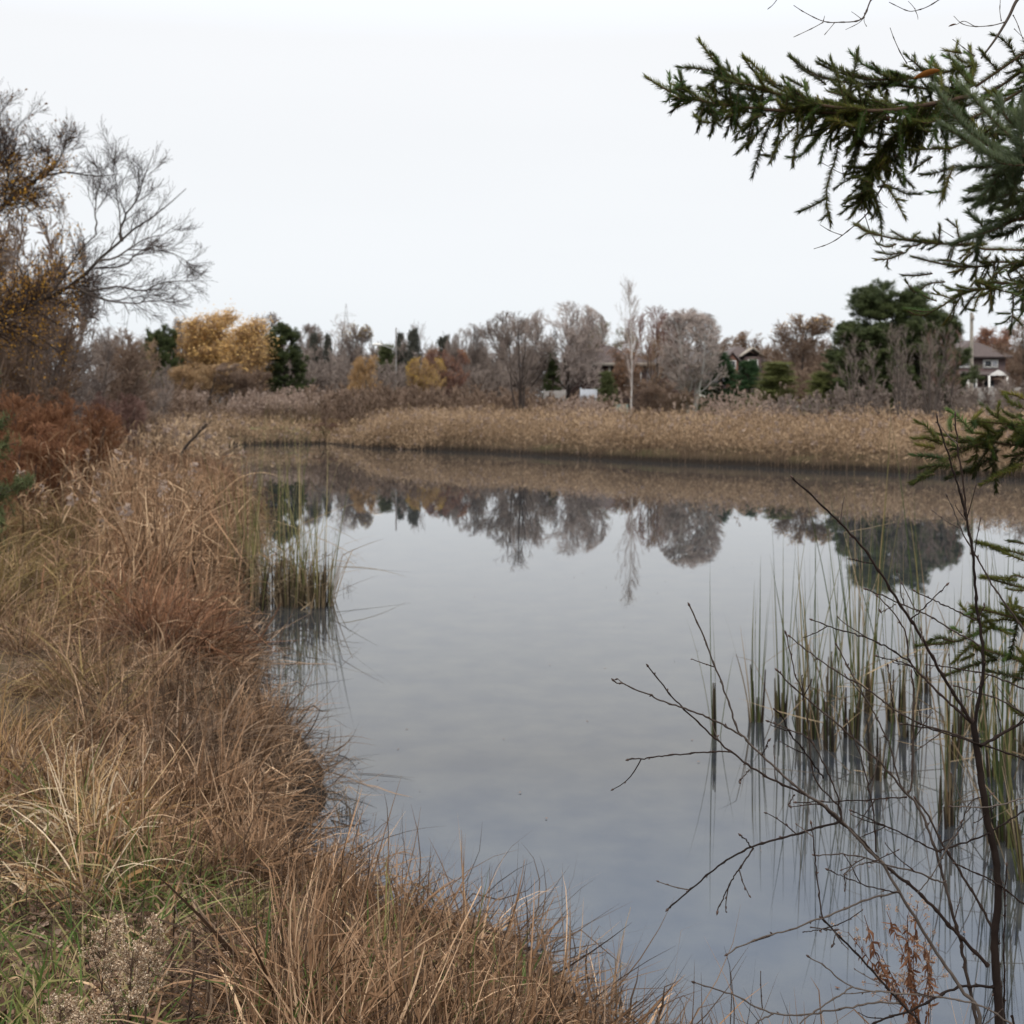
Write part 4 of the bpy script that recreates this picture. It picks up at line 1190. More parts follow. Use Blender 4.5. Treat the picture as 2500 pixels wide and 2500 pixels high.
# individual sedge tussocks that stand out
def tussock(label, px, py, rad, L, n, mat, seed, lean=(.1, .25), curve=(.7, .45), kink=.15, w=.0042, grp='sedge tussocks on the near bank', zg=.5):
    Y = F * (EYE - zg) / (py - 980); X = (px - 1250) * Y / F
    z = float(ground(X, Y)[0])
    r = RG(seed + 1)
    nc = 9; a = r.uniform(0, 6.28, nc); rr = rad * np.sqrt(r.random(nc))
    o = empty('sedge_tussock', (X, Y, z), label, 'sedge', grp)
    g = Geo(); tufts(g, r, X + rr * np.cos(a), Y + rr * np.sin(a), int(n * .62) // nc, rad * .42, L * .66, w * 1.2, (lean[0] + .2, lean[1] + .25), (curve[0] + .45, curve[1] + .6), kink + .12, 8, out=.7)
    g.build('blades', mat, o)
    g = Geo(); tufts(g, r, X + rr * np.cos(a), Y + rr * np.sin(a), n // nc // 3, rad * .4, L * .5, w * 1.1, (1.0, .5), (.4, .9), .3, 5)
    g.build('dead_skirt', G_GREY, o)
    return o
tussock('broad brown sedge tussock bulging over the water at the bottom', 1090, 2500, .28, .50, 2800, G_BROWN, 41)
tussock('brown sedge tussock left of the broad bulging one', 930, 2490, .28, .50, 2400, G_BROWN, 42)
tussock('matted brown sedge tussock beside the green foreground grass', 740, 2430, .22, .42, 1200, G_BROWN, 43)
tussock('greyed sedge tussock collapsing towards the water at the bottom edge', 1300, 2560, .2, .5, 1200, G_GREY, 44, (.4, .3), (.8, .4))
tussock('brown sedge tussock with a dark foot beside the small inlet', 655, 2010, .26, .62, 2600, G_BROWN, 45)
tussock('tangled brown sedge tussock left of the dark-footed one', 430, 2040, .26, .52, 1600, G_BROWN, 46)
tussock('brown sedge tussock halfway along the near bank', 560, 1850, .3, .55, 1600, G_BROWN, 47)
tussock('grey-brown sedge tussock at the water by the cattail reflections', 520, 1740, .35, .5, 1500, G_GREY, 48, w=.006)
tussock('brown tangle of sedge in the middle of the left bank', 300, 1760, .35, .55, 1700, G_BROWN, 49, w=.005)
tussock('large reddish sedge tussock swept to the right', 400, 1520, .5, .8, 2600, G_RUST, 50, (.15, .25), (.7, .4), .1, .007)
tussock('smaller reddish sedge tussock behind the swept one', 270, 1470, .42, .75, 1600, G_RUST, 51, (.15, .25), (.7, .4), .1, .007)
tussock('tan arching tussock at the left edge of the bank', 60, 1490, .5, .9, 1500, G_OLIVE, 52, (.25, .25), (1.2, .4), .1, .008)

# a leafy upright stalk or two and dark dead stems in the foreground
def stems(name, label, cat, spots, H, rad, mat, grp, seed, zg=.55):
    r = RG(seed)
    for (px, py, hh, lb) in spots:
        Y = F * (EYE - zg) / (py - 980); X = (px - 1250) * Y / F; z = float(ground(X, Y)[0])
        o = empty(name, (X, Y, z), lb, cat, grp)
        g = Geo(); P = blades(r, np.array([[X, Y, z - .02]]), np.array([hh]), np.array([.08]), r.uniform(0, 6, 1), r.normal(0, .2, 1), 8)
        tubes(g, r, P, np.linspace(rad, rad * .6, 9)[None], np.array([.5]), 5)
        g.build('stem', mat, o)
        g = Geo(); n = 40; t = r.uniform(.15, 1, n); pos, T = interp(P, np.zeros(n, int), t)
        Q = blades(r, pos, r.uniform(.02, .06, n), r.uniform(.4, 1.6, n), r.uniform(0, 6, n), r.normal(1, .5, n), 3)
        ribbons(g, r, Q, .005 * taper(4)[None] * np.ones((n, 1)), r.random(n))
        g.build('withered_leaves', mat, o)
stems('dead_stem', '', 'dead plant', [(423, 2380, .20, 'short dark dead stem, leftmost of those by the seed heads'), (487, 2330, .22, 'dark dead stem second from the seed heads'),
    (515, 2420, .25, 'tall dark dead stem right of the seed heads'), (545, 2330, .18, 'dark dead stem beside the green tuft'), (450, 2480, .25, 'thick dark dead stem at the bottom edge'),
    (300, 2500, .2, 'dark dead stem below the seed heads at the bottom edge')], .2, .0045, G_DARK, 'dead stems in the foreground', 61)

# dried goldenrod with fluffy seed heads
G_SEED = new_mat('seed_fluff', [(.15, .09, .05), (.40, .28, .18), (.72, .60, .46)], .95, .15, .1, 20)
def goldenrod(label, px, py, D, W, Hh, seed, zg=None):
    r = RG(seed); X = (px - 1250) * D / F; z = float(ground(X, D)[0]); top = EYE - (py - 980) * D / F
    o = empty('dried_goldenrod', (X, D, z), label, 'dried flower', 'dried seed heads in the foreground')
    H = top - z
    P = blades(r, np.array([[X, D, z - .02]]), np.array([H - Hh * .3]), np.array([.03]), np.array([1.]), np.array([.08]), 9)
    g = Geo(); tubes(g, r, P, np.linspace(.0035, .0018, 10)[None], np.array([.5]), 5)
    P1, R1 = grow(r, P, np.linspace(.0035, .0018, 10)[None], 34, .68, 1, .9, W * .6, 6, -.06, .12, .5, .35)
    tubes(g, r, P1, np.maximum(R1, .0008), r.random(len(P1)), 3)
    g.build('stem', G_DARK, o)
    P2, R2 = grow(r, P1, R1, 9, .35, 1, .8, W * .16, 4, .08, .1, .5, .2)
    g = Geo(); tubes(g, r, P2, np.full(P2.shape[:2], .0005), r.random(len(P2)), 3)
    c = P2[:, 1:].reshape(-1, 3); c = np.repeat(c, 3, 0) + r.normal(0, .0022, (len(c) * 3, 3))
    leaflets(g, r, c, r.uniform(.0016, .0036, len(c)), r.random(len(c)))
    g.build('seed_head', G_SEED, o)
goldenrod('dried seed plume with a rounded top, left of the paired heads', 235, 2215, 3.05, .12, .13, 71)
goldenrod('tall dried seed plume, nearest the green tuft', 345, 2195, 3.05, .10, .18, 72)
goldenrod('wide dried seed plume low between the paired heads', 300, 2290, 2.95, .13, .12, 73)
goldenrod('dried seed plume in the bottom left corner, pointed top', 125, 2405, 2.8, .11, .15, 74)
goldenrod('spreading dried seed plume at the bottom edge', 195, 2450, 2.75, .15, .12, 75)

# ------------------------------------------------------------------ cattails standing in the water
def cattail(px, py, H, n, label, grp, seed, spread=.03, dry=.35, lean=.07, kink=.25, sheath=.3, w=.011, thick=1.0):
    r = RG(seed)
    Y = F * EYE / (py - 980); X = (px - 1250) * Y / F
    o = empty('cattail', (X, Y, 0), label, 'cattail', grp)
    a = r.uniform(0, 6.28, n); rr = spread * np.sqrt(r.random(n))
    base = np.stack([X + rr * np.cos(a), Y + rr * np.sin(a), np.full(n, -.25)], 1)
    nd = int(n * dry)
    Ls = (H + .25) * np.clip(r.normal(.82, .2, n), .35, 1.2)
    P = blades(r, base, Ls, np.abs(r.normal(lean, lean * .6, n)), a, r.normal(.10, .14, n), 9, 0)
    Pk = blades(r, base, Ls * .8, np.abs(r.normal(lean * 1.5, lean, n)), a, r.normal(.25, .3, n), 10, .85)
    W = (w * r.uniform(.6, 1.15, n))[:, None]
    g = Geo(); ribbons(g, r, P[nd:], W[nd:] * taper(10, .9, .05)[None], np.clip(r.beta(1.6, 2.4, n - nd), 0, 1)); g.build('green_leaves', G_CATP if grp == GL else G_CATG, o)
    if nd:
        g = Geo(); ribbons(g, r, Pk[:nd], W[:nd] * taper(11, .8, .15)[None], r.random(nd)); g.build('dry_leaves', G_CATB, o)
    m = max(3, int(n * .5)); a = r.uniform(0, 6.28, m)
    b = np.stack([X + spread * .6 * np.cos(a), Y + spread * .6 * np.sin(a), np.full(m, -.3)], 1)
    Q = blades(r, b, np.full(m, .3 + sheath) * r.uniform(.6, 1.1, m), np.abs(r.normal(0, .04, m)), a, r.normal(0, .05, m), 5)
    g = Geo(); tubes(g, r, Q, np.array([.013, .014, .012, .010, .007, .004])[None] * np.ones((m, 1)) * thick, r.random(m), 6); g.build('sheath', G_SHEATH, o)
    return o
r = RG(81)
GL = 'cattails standing off the left shore'
LL = [('cattail stand with brown upright tips nearest the left bank', 618, 1462, 1.75, 20, .06, .45), ('green cattail stand second from the left bank', 650, 1450, 1.5, 16, .06, .4),
      ('low dry cattail stand in the middle of the left patch', 690, 1476, 1.05, 20, .08, .75), ('green cattail stand with pale tips, middle back', 712, 1440, 1.5, 16, .08, .35),
      ('dry cattail stand with leaves folded to the water', 740, 1480, .95, 20, .08, .8), ('tall thin green cattails toward open water', 760, 1448, 1.45, 14, .07, .3),
      ('dark-footed cattail stand at the outer edge of the left patch', 800, 1480, 1.0, 22, .06, .6), ('outermost green cattails with a bent blade to the right', 812, 1455, 1.25, 12, .05, .3),
      ('cattail stand in front with a leaf fallen across the water', 640, 1490, .8, 14, .08, .6), ('sparse cattails between the left bank and the patch', 600, 1440, .9, 8, .08, .5)]
for i, (lb, px, py, H, n, sp, dr) in enumerate(LL):
    cattail(px - 22, py, H * 1.28, int(n * 2.5), lb, GL, 90 + i, sp * 2.0, min(.8, dr + .15), w=.0105, thick=.8, sheath=.45, lean=.045)
GR = 'cattails standing off the right shore'
RR = [('lone cattail at the left end of the right patch', 1746, 1800, .95, 5, .012, .1, 'lone'),
      ('green cattail clump second from the left end of the right patch', 1845, 1760, 1.15, 9, .03, .2), 
      ('tall thin cattail clump with a hooked leaf', 1908, 1750, 1.45, 11, .035, .25), ('cattail clump with dark paired sheaths', 1955, 1790, 1.1, 11, .03, .4),
      ('thick tan-sheathed cattail clump in the middle', 1990, 1800, 1.3, 13, .04, .45), ('pale tan sheathed cattail clump right of the middle', 2025, 1830, 1.1, 9, .03, .6),
      ('darkest thick-footed cattail clump', 2078, 1800, 1.5, 18, .045, .4), ('tall green cattail clump reaching the pine reflection', 2110, 1740, 1.75, 14, .05, .25),
      ('cattail clump behind the leaning twig', 2185, 1760, 1.45, 12, .04, .3), ('dark cattail clump under the reddish stem', 2218, 1800, 1.2, 11, .035, .4),
      ('short cattail clump in front of the darkest one', 2140, 1900, .8, 9, .04, .5), ('cattail clump just left of the shrub trunk', 2330, 1850, 1.1, 14, .05, .45),
      ('tangled dark cattail clump by the shrub trunk', 2310, 2010, 1.0, 14, .05, .5), ('cattail clump hidden behind the shrub trunk', 2380, 1780, 1.35, 14, .05, .35),
      ('dense cattail clump right of the shrub trunk', 2430, 1900, 1.3, 20, .06, .45), ('green-footed cattail clump near the right edge', 2455, 2060, 1.3, 18, .05, .35),
      ('cattail clump at the right edge with bent tan blades', 2490, 1850, 1.4, 16, .06, .4), ('front cattail clump at the right edge', 2520, 2150, 1.2, 16, .06, .4),
      ('back cattail clump with orange drooping blades', 2260, 1690, 1.6, 12, .06, .55), ('thin back cattails against open water', 2030, 1700, 1.2, 8, .05, .2)]
for i, q in enumerate(RR):
    lb, px, py, H, n, sp, dr = q[:7]
    cattail(px, py, H * 1.08, int(n * (1.35 if px < 2200 else 1.3)), lb, GR, 120 + i, sp * 1.1, dr, lean=.06, w=.0092, sheath=.32, thick=1.0)

# bent sedge stems poking from the water by the bottom tussock
def waterstems(label, px, py, n, H, seed):
    r = RG(seed); Y = F * EYE / (py - 980); X = (px - 1250) * Y / F
    o = empty('water_sedge', (X, Y, 0), label, 'sedge', 'sedge stems rising from the water')
    b = np.stack([X + r.normal(0, .035, n), Y + r.normal(0, .035, n), np.full(n, -.05)], 1)
    P = blades(r, b, H * r.uniform(.5, 1.1, n), np.abs(r.normal(.15, .15, n)), r.uniform(0, 6.28, n), r.normal(.2, .3, n), 7, .5)
    g = Geo(); ribbons(g, r, P, .0042 * taper(8, .9, .4)[None] * np.ones((n, 1)), r.random(n)); g.build('stalks', G_CATB, o)
    P = blades(r, b, H * r.uniform(.2, .5, n), np.abs(r.normal(.15, .1, n)), r.uniform(0, 6.28, n), r.normal(.1, .2, n), 4)
    g = Geo(); tubes(g, r, P, np.full((n, 5), .0018), r.random(n), 4); g.build('stubble', G_DARK, o)
waterstems('hooked dry stems rising from water right of the bottom tussock', 1490, 2480, 16, .38, 151)
waterstems('short dry stems rising from water behind the bottom tussock', 1330, 2300, 9, .22, 152)
waterstems('fine stems standing in the small inlet', 880, 2090, 12, .26, 153)
waterstems('thin stalks fringing the dark-footed tussock', 850, 1990, 12, .3, 154)
waterstems('bent stalks crossing over water beside the left cattails', 850, 1440, 4, .3, 155)

# ------------------------------------------------------------------ shrubs and trees on the left bank
def near_shrub(label, px, D, top, wpx, tw, leaf, seed, kind='brush', base=None, nm='bare_shrub', zb=None):
    return tree(label, kind, px, top, wpx, D, tw, leaf, None, seed, 'shrubs on the left bank', cat='shrub', name=nm)
TW['rust'] = new_mat('twigs_rust', [(.15, .062, .032), (.26, .13, .065)], .9, noise=.3, nscale=1.5)
near_shrub('rust-red shrub at the left edge behind the reeds', 40, 19, 950, 270, 'rust', None, 1, nm='rust_shrub')
near_shrub('rust-red shrub, second, tapering down toward the reeds', 165, 20.5, 985, 230, 'rust', None, 2, nm='rust_shrub')
near_shrub('maroon low shrub below the rust-red ones', 50, 16.8, 1035, 270, 'rust', None, 1, nm='rust_shrub')
near_shrub('grey bare thicket tree right of the yellow leaves', 190, 38, 800, 200, 'grey', None, 1)
near_shrub('brown bare thicket tree before the dark pine', 275, 44, 805, 190, 'brown', None, 2)
near_shrub('grey bare shrub low at the thicket end', 345, 50, 880, 150, 'grey', None, 1)
near_shrub('dull red shrub under the bare thicket', 270, 34, 960, 150, 'red', None, 2)
near_shrub('brown shrub leaning toward the far grass', 360, 40, 1000, 130, 'brown', None, 1)
near_shrub('dark maroon bush left of the mown strip', 795, 67.5, 1032, 110, 'red', None, 1)

# the large half-bare tree leaning in from the left, limbs traced
M_LIMB = new_mat('bark_limb', [(.05, .04, .033), (.09, .072, .06)], .9)
M_LTW = new_mat('fine_twigs', [(.035, .024, .020), (.08, .056, .047)], .9)
def left_tree():
    r = RG(201); D = 21.0
    o = empty('half_bare_tree', gp(-210, D), 'large half-bare tree with golden leaves and long limbs over the left bank', 'tree')
    tr = lambda pts, dy=0: np.array([at(a, b, D + dy + (c[0] if c else 0)) for a, b, *c in pts])
    limbs = [([(-210, 1180), (-205, 1050), (-180, 930), (-120, 850), (-20, 790)], .16, .10, 0),
             ([(-180, 930), (-190, 750), (-150, 560), (-80, 420), (-20, 300)], .12, .03, .5),
             ([(-120, 850), (10, 770), (90, 740), (185, 690), (235, 640), (295, 585), (350, 545), (420, 490), (455, 460)], .085, .008, 0),
             ([(-60, 810), (50, 758), (110, 725), (165, 660), (200, 610), (235, 572)], .06, .012, -.3),
             ([(185, 712), (230, 708), (290, 700), (345, 710), (400, 690), (470, 685), (500, 690)], .03, .006, -.2),
             ([(295, 590), (300, 540), (335, 480), (365, 400), (375, 365)], .03, .006, .2),
             ([(235, 640), (290, 625), (340, 590), (400, 570), (440, 545)], .028, .006, -.4),
             ([(230, 655), (300, 650), (350, 610), (420, 620), (480, 655)], .025, .006, .3),
             ([(235, 572), (232, 500), (245, 440), (260, 400)], .022, .005, 0),
             ([(-150, 700), (-60, 560), (40, 480), (110, 430), (170, 420), (230, 430), (290, 425)], .07, .008, .6),
             ([(40, 480), (90, 440), (118, 400), (122, 340)], .035, .008, .6),
             ([(110, 430), (150, 380), (160, 330)], .025, .006, .6),
             ([(-60, 560), (-10, 420), (40, 320), (70, 280), (105, 240)], .026, .005, .5),
             ([(10, 500), (20, 400), (0, 300), (20, 220)], .03, .005, .3),
             ([(300, 590), (285, 480), (282, 380), (285, 350)], .02, .005, .1),
             ([(185, 700), (250, 730), (320, 740), (400, 735), (470, 750)], .03, .005, -.3)]
    g = Geo(); Ps = []; Rs = []
    for pts, r0, r1, dy in limbs:
        c = smooth_line([tuple(v) for v in tr(pts, dy)], 14)
        c[1:-1] += r.normal(0, .014, (12, 3)) * np.array([.5, 2, .5])
        Ps.append(c); Rs.append(np.linspace(r0, r1, 14))
    P = np.array(Ps); R = np.array(Rs); R[2:] *= .72
    tubes(g, r, P[:2], R[:2], r.random(2), 8); g.build('trunk', M_LIMB, o)
    g = Geo(); tubes(g, r, P[2:], R[2:], r.random(len(P) - 2), 6); g.build('limbs', M_LIMB, o)
    g = Geo()
    P1, R1 = grow(r, P[1:], R[1:], 13, .2, .9, .55, .68, 6, .02, .08, .5, .6); R1 = np.clip(R1, .004, .009)
    P2, R2 = grow(r, P1, R1, 6, .15, 1, .5, .40, 5, .03, .07, .6, .3); R2 = np.clip(R2, .003, .007)
    P3, R3 = grow(r, P2, R2, 3, .2, 1, .6, .2, 3, .05, .14, .6, .3); R3 = np.clip(R3, .0025, .005)
    for a, b, s in ((P1, R1, 4), (P2, R2, 3), (P3, R3, 3)): tubes(g, r, a, b, r.random(len(a)), s)
    # dense inner twigs on the left
    dense = np.concatenate([P[1:2], P[9:10], P[12:14], P[2:4]]); dR = np.concatenate([R[1:2], R[9:10], R[12:14], R[2:4]])
    Q1, S1 = grow(r, dense, dR, 24, .0, .5, .9, 1.1, 6, .02, .14, .4, .2); S1 = np.clip(S1, .005, .018)
    Q2, S2 = grow(r, Q1, S1, 9, .1, 1, .7, .6, 4, .03, .16, .6, .3); S2 = np.clip(S2, .0035, .009)
    Q3, S3 = grow(r, Q2, S2, 4, .1, 1, .7, .25, 3, .03, .16, .6, .3); S3 = np.clip(S3, .003, .006)
    for a, b in ((Q1, S1), (Q2, S2), (Q3, S3)): tubes(g, r, a, b, r.random(len(a)), 3)
    c = g.build('crown', M_LTW, o)
    tips = np.concatenate([Q3.reshape(-1, 3), P3.reshape(-1, 3)])
    px = 1250 + tips[:, 0] * F / tips[:, 1]; py = 980 - (tips[:, 2] - EYE) * F / tips[:, 1]
    k = (px < 205 - np.abs(py - 650) * .1) & (py > 380) & (r.random(len(px)) < .38)
    t = tips[k] + r.normal(0, .05, (k.sum(), 3))
    g = Geo(); leaflets(g, r, t, r.uniform(.014, .032, len(t)), r.random(len(t))); l = g.build('leaves', LF['orange'], c)
    k = (px < 190) & (py < 700) & (r.random(len(px)) < .08)
    t = tips[k]; g = Geo(); leaflets(g, r, t, r.uniform(.02, .04, len(t)), r.random(len(t))); g.build('brown_leaves', LF['brown'], c)
left_tree()
# yellow-leaved understorey tree below the limbs and a spruce whose boughs enter at the edge
tree('yellow-leaved small tree under the long limbs at the left edge', 'brush', 40, 690, 250, 26, 'brown', 'orange', None, 4, 'shrubs on the left bank', cat='tree', name='yellow_leaved_tree')
tree('grey-brown twiggy tree behind the yellow leaves', 'brush', 95, 590, 260, 32, 'grey', None, None, 1, 'shrubs on the left bank', cat='tree', name='bare_tree')
tree('brown-leaved tree filling the left edge under the half-bare tree', 'brush', -20, 430, 330, 30, 'brown', None, None, 1, 'shrubs on the left bank', cat='tree', name='yellow_leaved_tree')
tree('green spruce whose bough tips show at the left edge', 'spruce', -120, 500, 270, 12.5, 'olive', None, None, 1, None)
# thin dead stick leaning over the left shore
r = RG(210)
o = empty('leaning_branch', gp(438, 30), 'dark bare stick leaning out of the left bank grass', 'branch')
P = np.array([at(438, 1115, 30), at(455, 1088, 30), at(480, 1062, 30), at(505, 1035, 30)])[None]
P = smooth_line(P[0], 8)[None]
g = Geo(); tubes(g, r, P, np.linspace(.045, .02, 8)[None], np.array([.5]), 5); g.build('stem', BARKD, o)
P1, R1 = grow(r, P, np.linspace(.035, .012, 8)[None], 14, .5, 1, .5, .7, 4, .05, .1, .5); g = Geo(); tubes(g, r, P1, R1, r.random(14), 3); g.build('twigs', BARKD, o)
# ------------------------------------------------------------------ bare shrub at the right, stems traced one by one
M_TWIG = new_mat('shrub_bark', [(.012, .008, .007), (.030, .020, .016), (.10, .082, .07)], .85, 0, .4, 9, .12)
M_BUD = new_mat('buds', [(.035, .022, .018), (.08, .05, .04)], .6)
def bare_shrub():
    r = RG(301)
    o = empty('twiggy_shrub', gp(2437, 2.55), 'tall leafless shrub with beaded budded twigs at the right', 'shrub')
    # (points, distance at foot, distance at tip, radius in px at foot, radius in px at tip)
    S = [
     ([(2440, 2900), (2437, 2500), (2432, 2373), (2428, 2295), (2437, 2140), (2416, 2031), (2401, 1943), (2385, 1824), (2377, 1762)], 2.55, 2.55, 20, 14),
     ([(2378, 1775), (2401, 1643), (2398, 1581), (2388, 1504), (2380, 1421), (2375, 1348), (2354, 1245), (2336, 1178), (2320, 1131), (2288, 1020)], 2.55, 2.6, 8, 3.5),
     ([(2375, 1350), (2362, 1280), (2349, 1162), (2339, 1100), (2332, 1015)], 2.6, 2.62, 5, 3.2),
     ([(2378, 1775), (2359, 1742), (2307, 1659), (2256, 1566), (2209, 1493), (2163, 1421), (2111, 1343), (2054, 1281), (1997, 1224), (1935, 1167)], 2.55, 2.45, 8, 4),
     ([(2377, 1768), (2328, 1726), (2250, 1649), (2219, 1612), (2214, 1555), (2188, 1504), (2144, 1457)], 2.55, 2.7, 6, 2.6),
     ([(2222, 1616), (2155, 1574), (2095, 1550), (2049, 1537), (1984, 1514)], 2.6, 2.55, 4, 2.5),
     ([(2390, 1576), (2328, 1540), (2260, 1500), (2196, 1473), (2116, 1439)], 2.6, 2.5, 4, 2.5),
     ([(2225, 1511), (2261, 1478), (2310, 1429)], 2.5, 2.5, 3.2, 2.2),
     ([(2380, 1514), (2307, 1478), (2235, 1444)], 2.55, 2.5, 3.5, 2.4),
     ([(2560, 1640), (2500, 1540), (2426, 1431), (2375, 1343), (2354, 1307), (2328, 1250), (2313, 1214)], 2.75, 2.7, 6, 2.2),
     ([(2580, 1710), (2500, 1680), (2395, 1643), (2266, 1623)], 2.7, 2.6, 4.5, 2.5),
     ([(2240, 1650), (2219, 1623), (2142, 1602)], 2.58, 2.5, 3, 2.2),
     ([(2600, 1800), (2500, 1742), (2432, 1706), (2333, 1675)], 2.7, 2.6, 4.5, 2.5),
     ([(2392, 1822), (2440, 1795), (2500, 1762), (2600, 1715)], 2.55, 2.6, 7, 5),
     ([(2620, 1920), (2500, 1855), (2375, 1811), (2307, 1791), (2266, 1778), (2204, 1768)], 2.6, 2.5, 5, 2.8),
     ([(2411, 2357), (2328, 2269), (2245, 2181), (2157, 2109), (2095, 2042), (2049, 2005), (1981, 1948), (1883, 1902), (1831, 1871), (1785, 1835), (1702, 1762), (1650, 1711), (1601, 1651), (1583, 1628)], 2.55, 2.35, 9, 2.8),
     ([(2157, 2109), (2120, 2075), (2040, 1990), (1940, 1917), (1862, 1845), (1811, 1796), (1803, 1788), (1767, 1680), (1733, 1597), (1707, 1530), (1684, 1480)], 2.48, 2.35, 6, 3.5),
     ([(1811, 1796), (1759, 1767), (1702, 1741), (1614, 1710), (1547, 1680), (1500, 1663)], 2.4, 2.3, 4.5, 2.8),
     ([(1785, 1835), (1738, 1836), (1660, 1842), (1585, 1850), (1536, 1854)], 2.38, 2.3, 3.8, 2.8),
     ([(2049, 2005), (1981, 2026), (1888, 2052), (1836, 2067), (1759, 2111), (1702, 2158), (1632, 2218)], 2.45, 2.3, 5, 3),
     ([(1839, 2070), (1816, 2106), (1780, 2161), (1752, 2223)], 2.36, 2.3, 3.6, 2.6),
     ([(1832, 2066), (1820, 2050), (1808, 2040)], 2.36, 2.34, 3, 2.2),
     ([(2395, 2900), (2393, 2500), (2354, 2425), (2307, 2357), (2245, 2259), (2194, 2176), (2157, 2109)], 2.5, 2.48, 10, 6),
     ([(2194, 2176), (2111, 2199), (2007, 2241), (1930, 2269), (1821, 2303), (1777, 2329)], 2.48, 2.3, 4.5, 2.8),
     ([(2008, 2242), (1997, 2161), (1989, 2083), (1981, 2013)], 2.4, 2.4, 3.5, 2.2),
     ([(2330, 2700), (2245, 2500), (2225, 2476), (2163, 2409), (2085, 2321), (2007, 2243)], 2.4, 2.4, 6.5, 4),
     ([(2470, 2500), (2380, 2450), (2245, 2430), (2163, 2423), (2080, 2409), (2018, 2363), (1976, 2337)], 2.45, 2.35, 4.5, 2.6),
     ([(2080, 2409), (2020, 2450), (1960, 2492), (1900, 2560)], 2.35, 2.3, 3.5, 3),
     ([(2194, 2448), (2121, 2450), (1997, 2474), (1888, 2475), (1790, 2430), (1697, 2399)], 2.4, 2.25, 4.5, 2.8),
     ([(1888, 2475), (1845, 2500), (1810, 2560)], 2.3, 2.3, 3.5, 3),
     ([(2398, 2560), (2375, 2450), (2349, 2321), (2323, 2218), (2292, 2104), (2266, 2021), (2235, 1959), (2209, 1933), (2147, 1860), (2100, 1819), (2038, 1762), (1961, 1700), (1899, 1638)], 2.55, 2.5, 8, 3),
     ([(2450, 2500), (2432, 2311), (2401, 2223), (2354, 2145), (2302, 2062), (2266, 1990), (2235, 1950)], 2.6, 2.55, 7, 4),
     ([(2210, 1935), (2194, 1902), (2173, 1824), (2163, 1800), (2126, 1726), (2085, 1654), (2043, 1576)], 2.55, 2.5, 4.2, 2.5),
     ([(2052, 2008), (2049, 1969), (1987, 1891), (1966, 1721), (1940, 1640), (1919, 1548)], 2.45, 2.45, 3.6, 2.3),
     ([(2377, 1812), (2349, 1799), (2251, 1768), (2183, 1731), (2121, 1685), (2049, 1643), (1981, 1597), (1930, 1555)], 2.55, 2.45, 4.5, 2.5),
     ([(2010, 1900), (1960, 1830), (1930, 1793), (1909, 1747), (1893, 1734)], 2.45, 2.4, 3.4, 3),
     ([(2054, 2003), (2038, 1928), (1981, 1811), (1930, 1783), (1878, 1762)], 2.45, 2.4, 3.6, 2.4),
     ([(2139, 2080), (2132, 1980), (2121, 1923), (2100, 1845), (2069, 1762)], 2.48, 2.45, 4, 2.4),
     ([(2214, 1946), (2131, 1952), (2054, 1956), (1945, 1959)], 2.5, 2.45, 3.2, 2),
     ([(2297, 2080), (2276, 2073), (2183, 2026), (2080, 1980)], 2.5, 2.45, 3.5, 2.2),
     ([(2290, 2078), (2400, 2040), (2500, 1980), (2560, 1950)], 2.5, 2.6, 4, 3),
     ([(2310, 2150), (2297, 2153), (2240, 2130), (2173, 2114), (2085, 2088), (1992, 2088)], 2.5, 2.42, 4, 2.2),
     ([(2200, 2185), (2188, 2179), (2111, 2161), (2023, 2124)], 2.48, 2.42, 3, 2),
     ([(2215, 1935), (2227, 1907), (2230, 1700), (2225, 1643)], 2.5, 2.52, 4.5, 3.4),
     ([(2600, 1925), (2500, 1948), (2421, 1969), (2323, 1969)], 2.6, 2.5, 4, 2.2),
     ([(2600, 2260), (2500, 2207), (2432, 2155), (2333, 2109)], 2.6, 2.5, 4.5, 3),
     ([(2425, 2409), (2380, 2408), (2328, 2414), (2225, 2466), (2147, 2492), (2080, 2540)], 2.55, 2.4, 6.5, 4),
     ([(2456, 2600), (2452, 2471), (2452, 2218), (2458, 2114)], 2.6, 2.6, 5, 2.6),
     ([(2181, 1740), (2181, 1726), (2168, 1628)], 2.55, 2.5, 3.2, 2.2),
     ([(2470, 2480), (2500, 2600)], 2.6, 2.6, 5, 5),
     ([(1978, 2264), (2020, 2270), (2040, 2272), (2034, 2306)], 2.35, 2.35, 2.8, 2.2),
     ([(1960, 2276), (1990, 2272), (2038, 2270)], 2.34, 2.35, 2, 2.4),
     ([(2085, 2110), (2060, 2135), (2100, 2110), (2135, 2105)], 2.4, 2.45, 2, 2.4),
     ([(1830, 1880), (1820, 1890), (1805, 1910)], 2.36, 2.34, 2.6, 2.2),
     ([(1860, 1843), (1870, 1825), (1875, 1810)], 2.38, 2.36, 2.4, 2.4),
     ([(1940, 1940), (1930, 1955), (1925, 1965)], 2.4, 2.38, 2.4, 2),
     ([(2240, 2180), (2280, 2130), (2310, 2070), (2345, 2010)], 2.5, 2.5, 2.6, 1.8),
     ([(2300, 2060), (2340, 2030), (2370, 1960), (2420, 1940)], 2.5, 2.55, 2.6, 2),
     ([(2185, 1475), (2180, 1480), (2150, 1495)], 2.5, 2.5, 2.4, 1.8),
     ([(2389, 1510), (2398, 1490), (2404, 1480)], 2.56, 2.56, 3, 2.2),
     ([(2253, 1570), (2250, 1550), (2248, 1540)], 2.5, 2.5, 2.6, 2)]
    gb = Geo(); bud_c = []; bud_d = []; bud_s = []
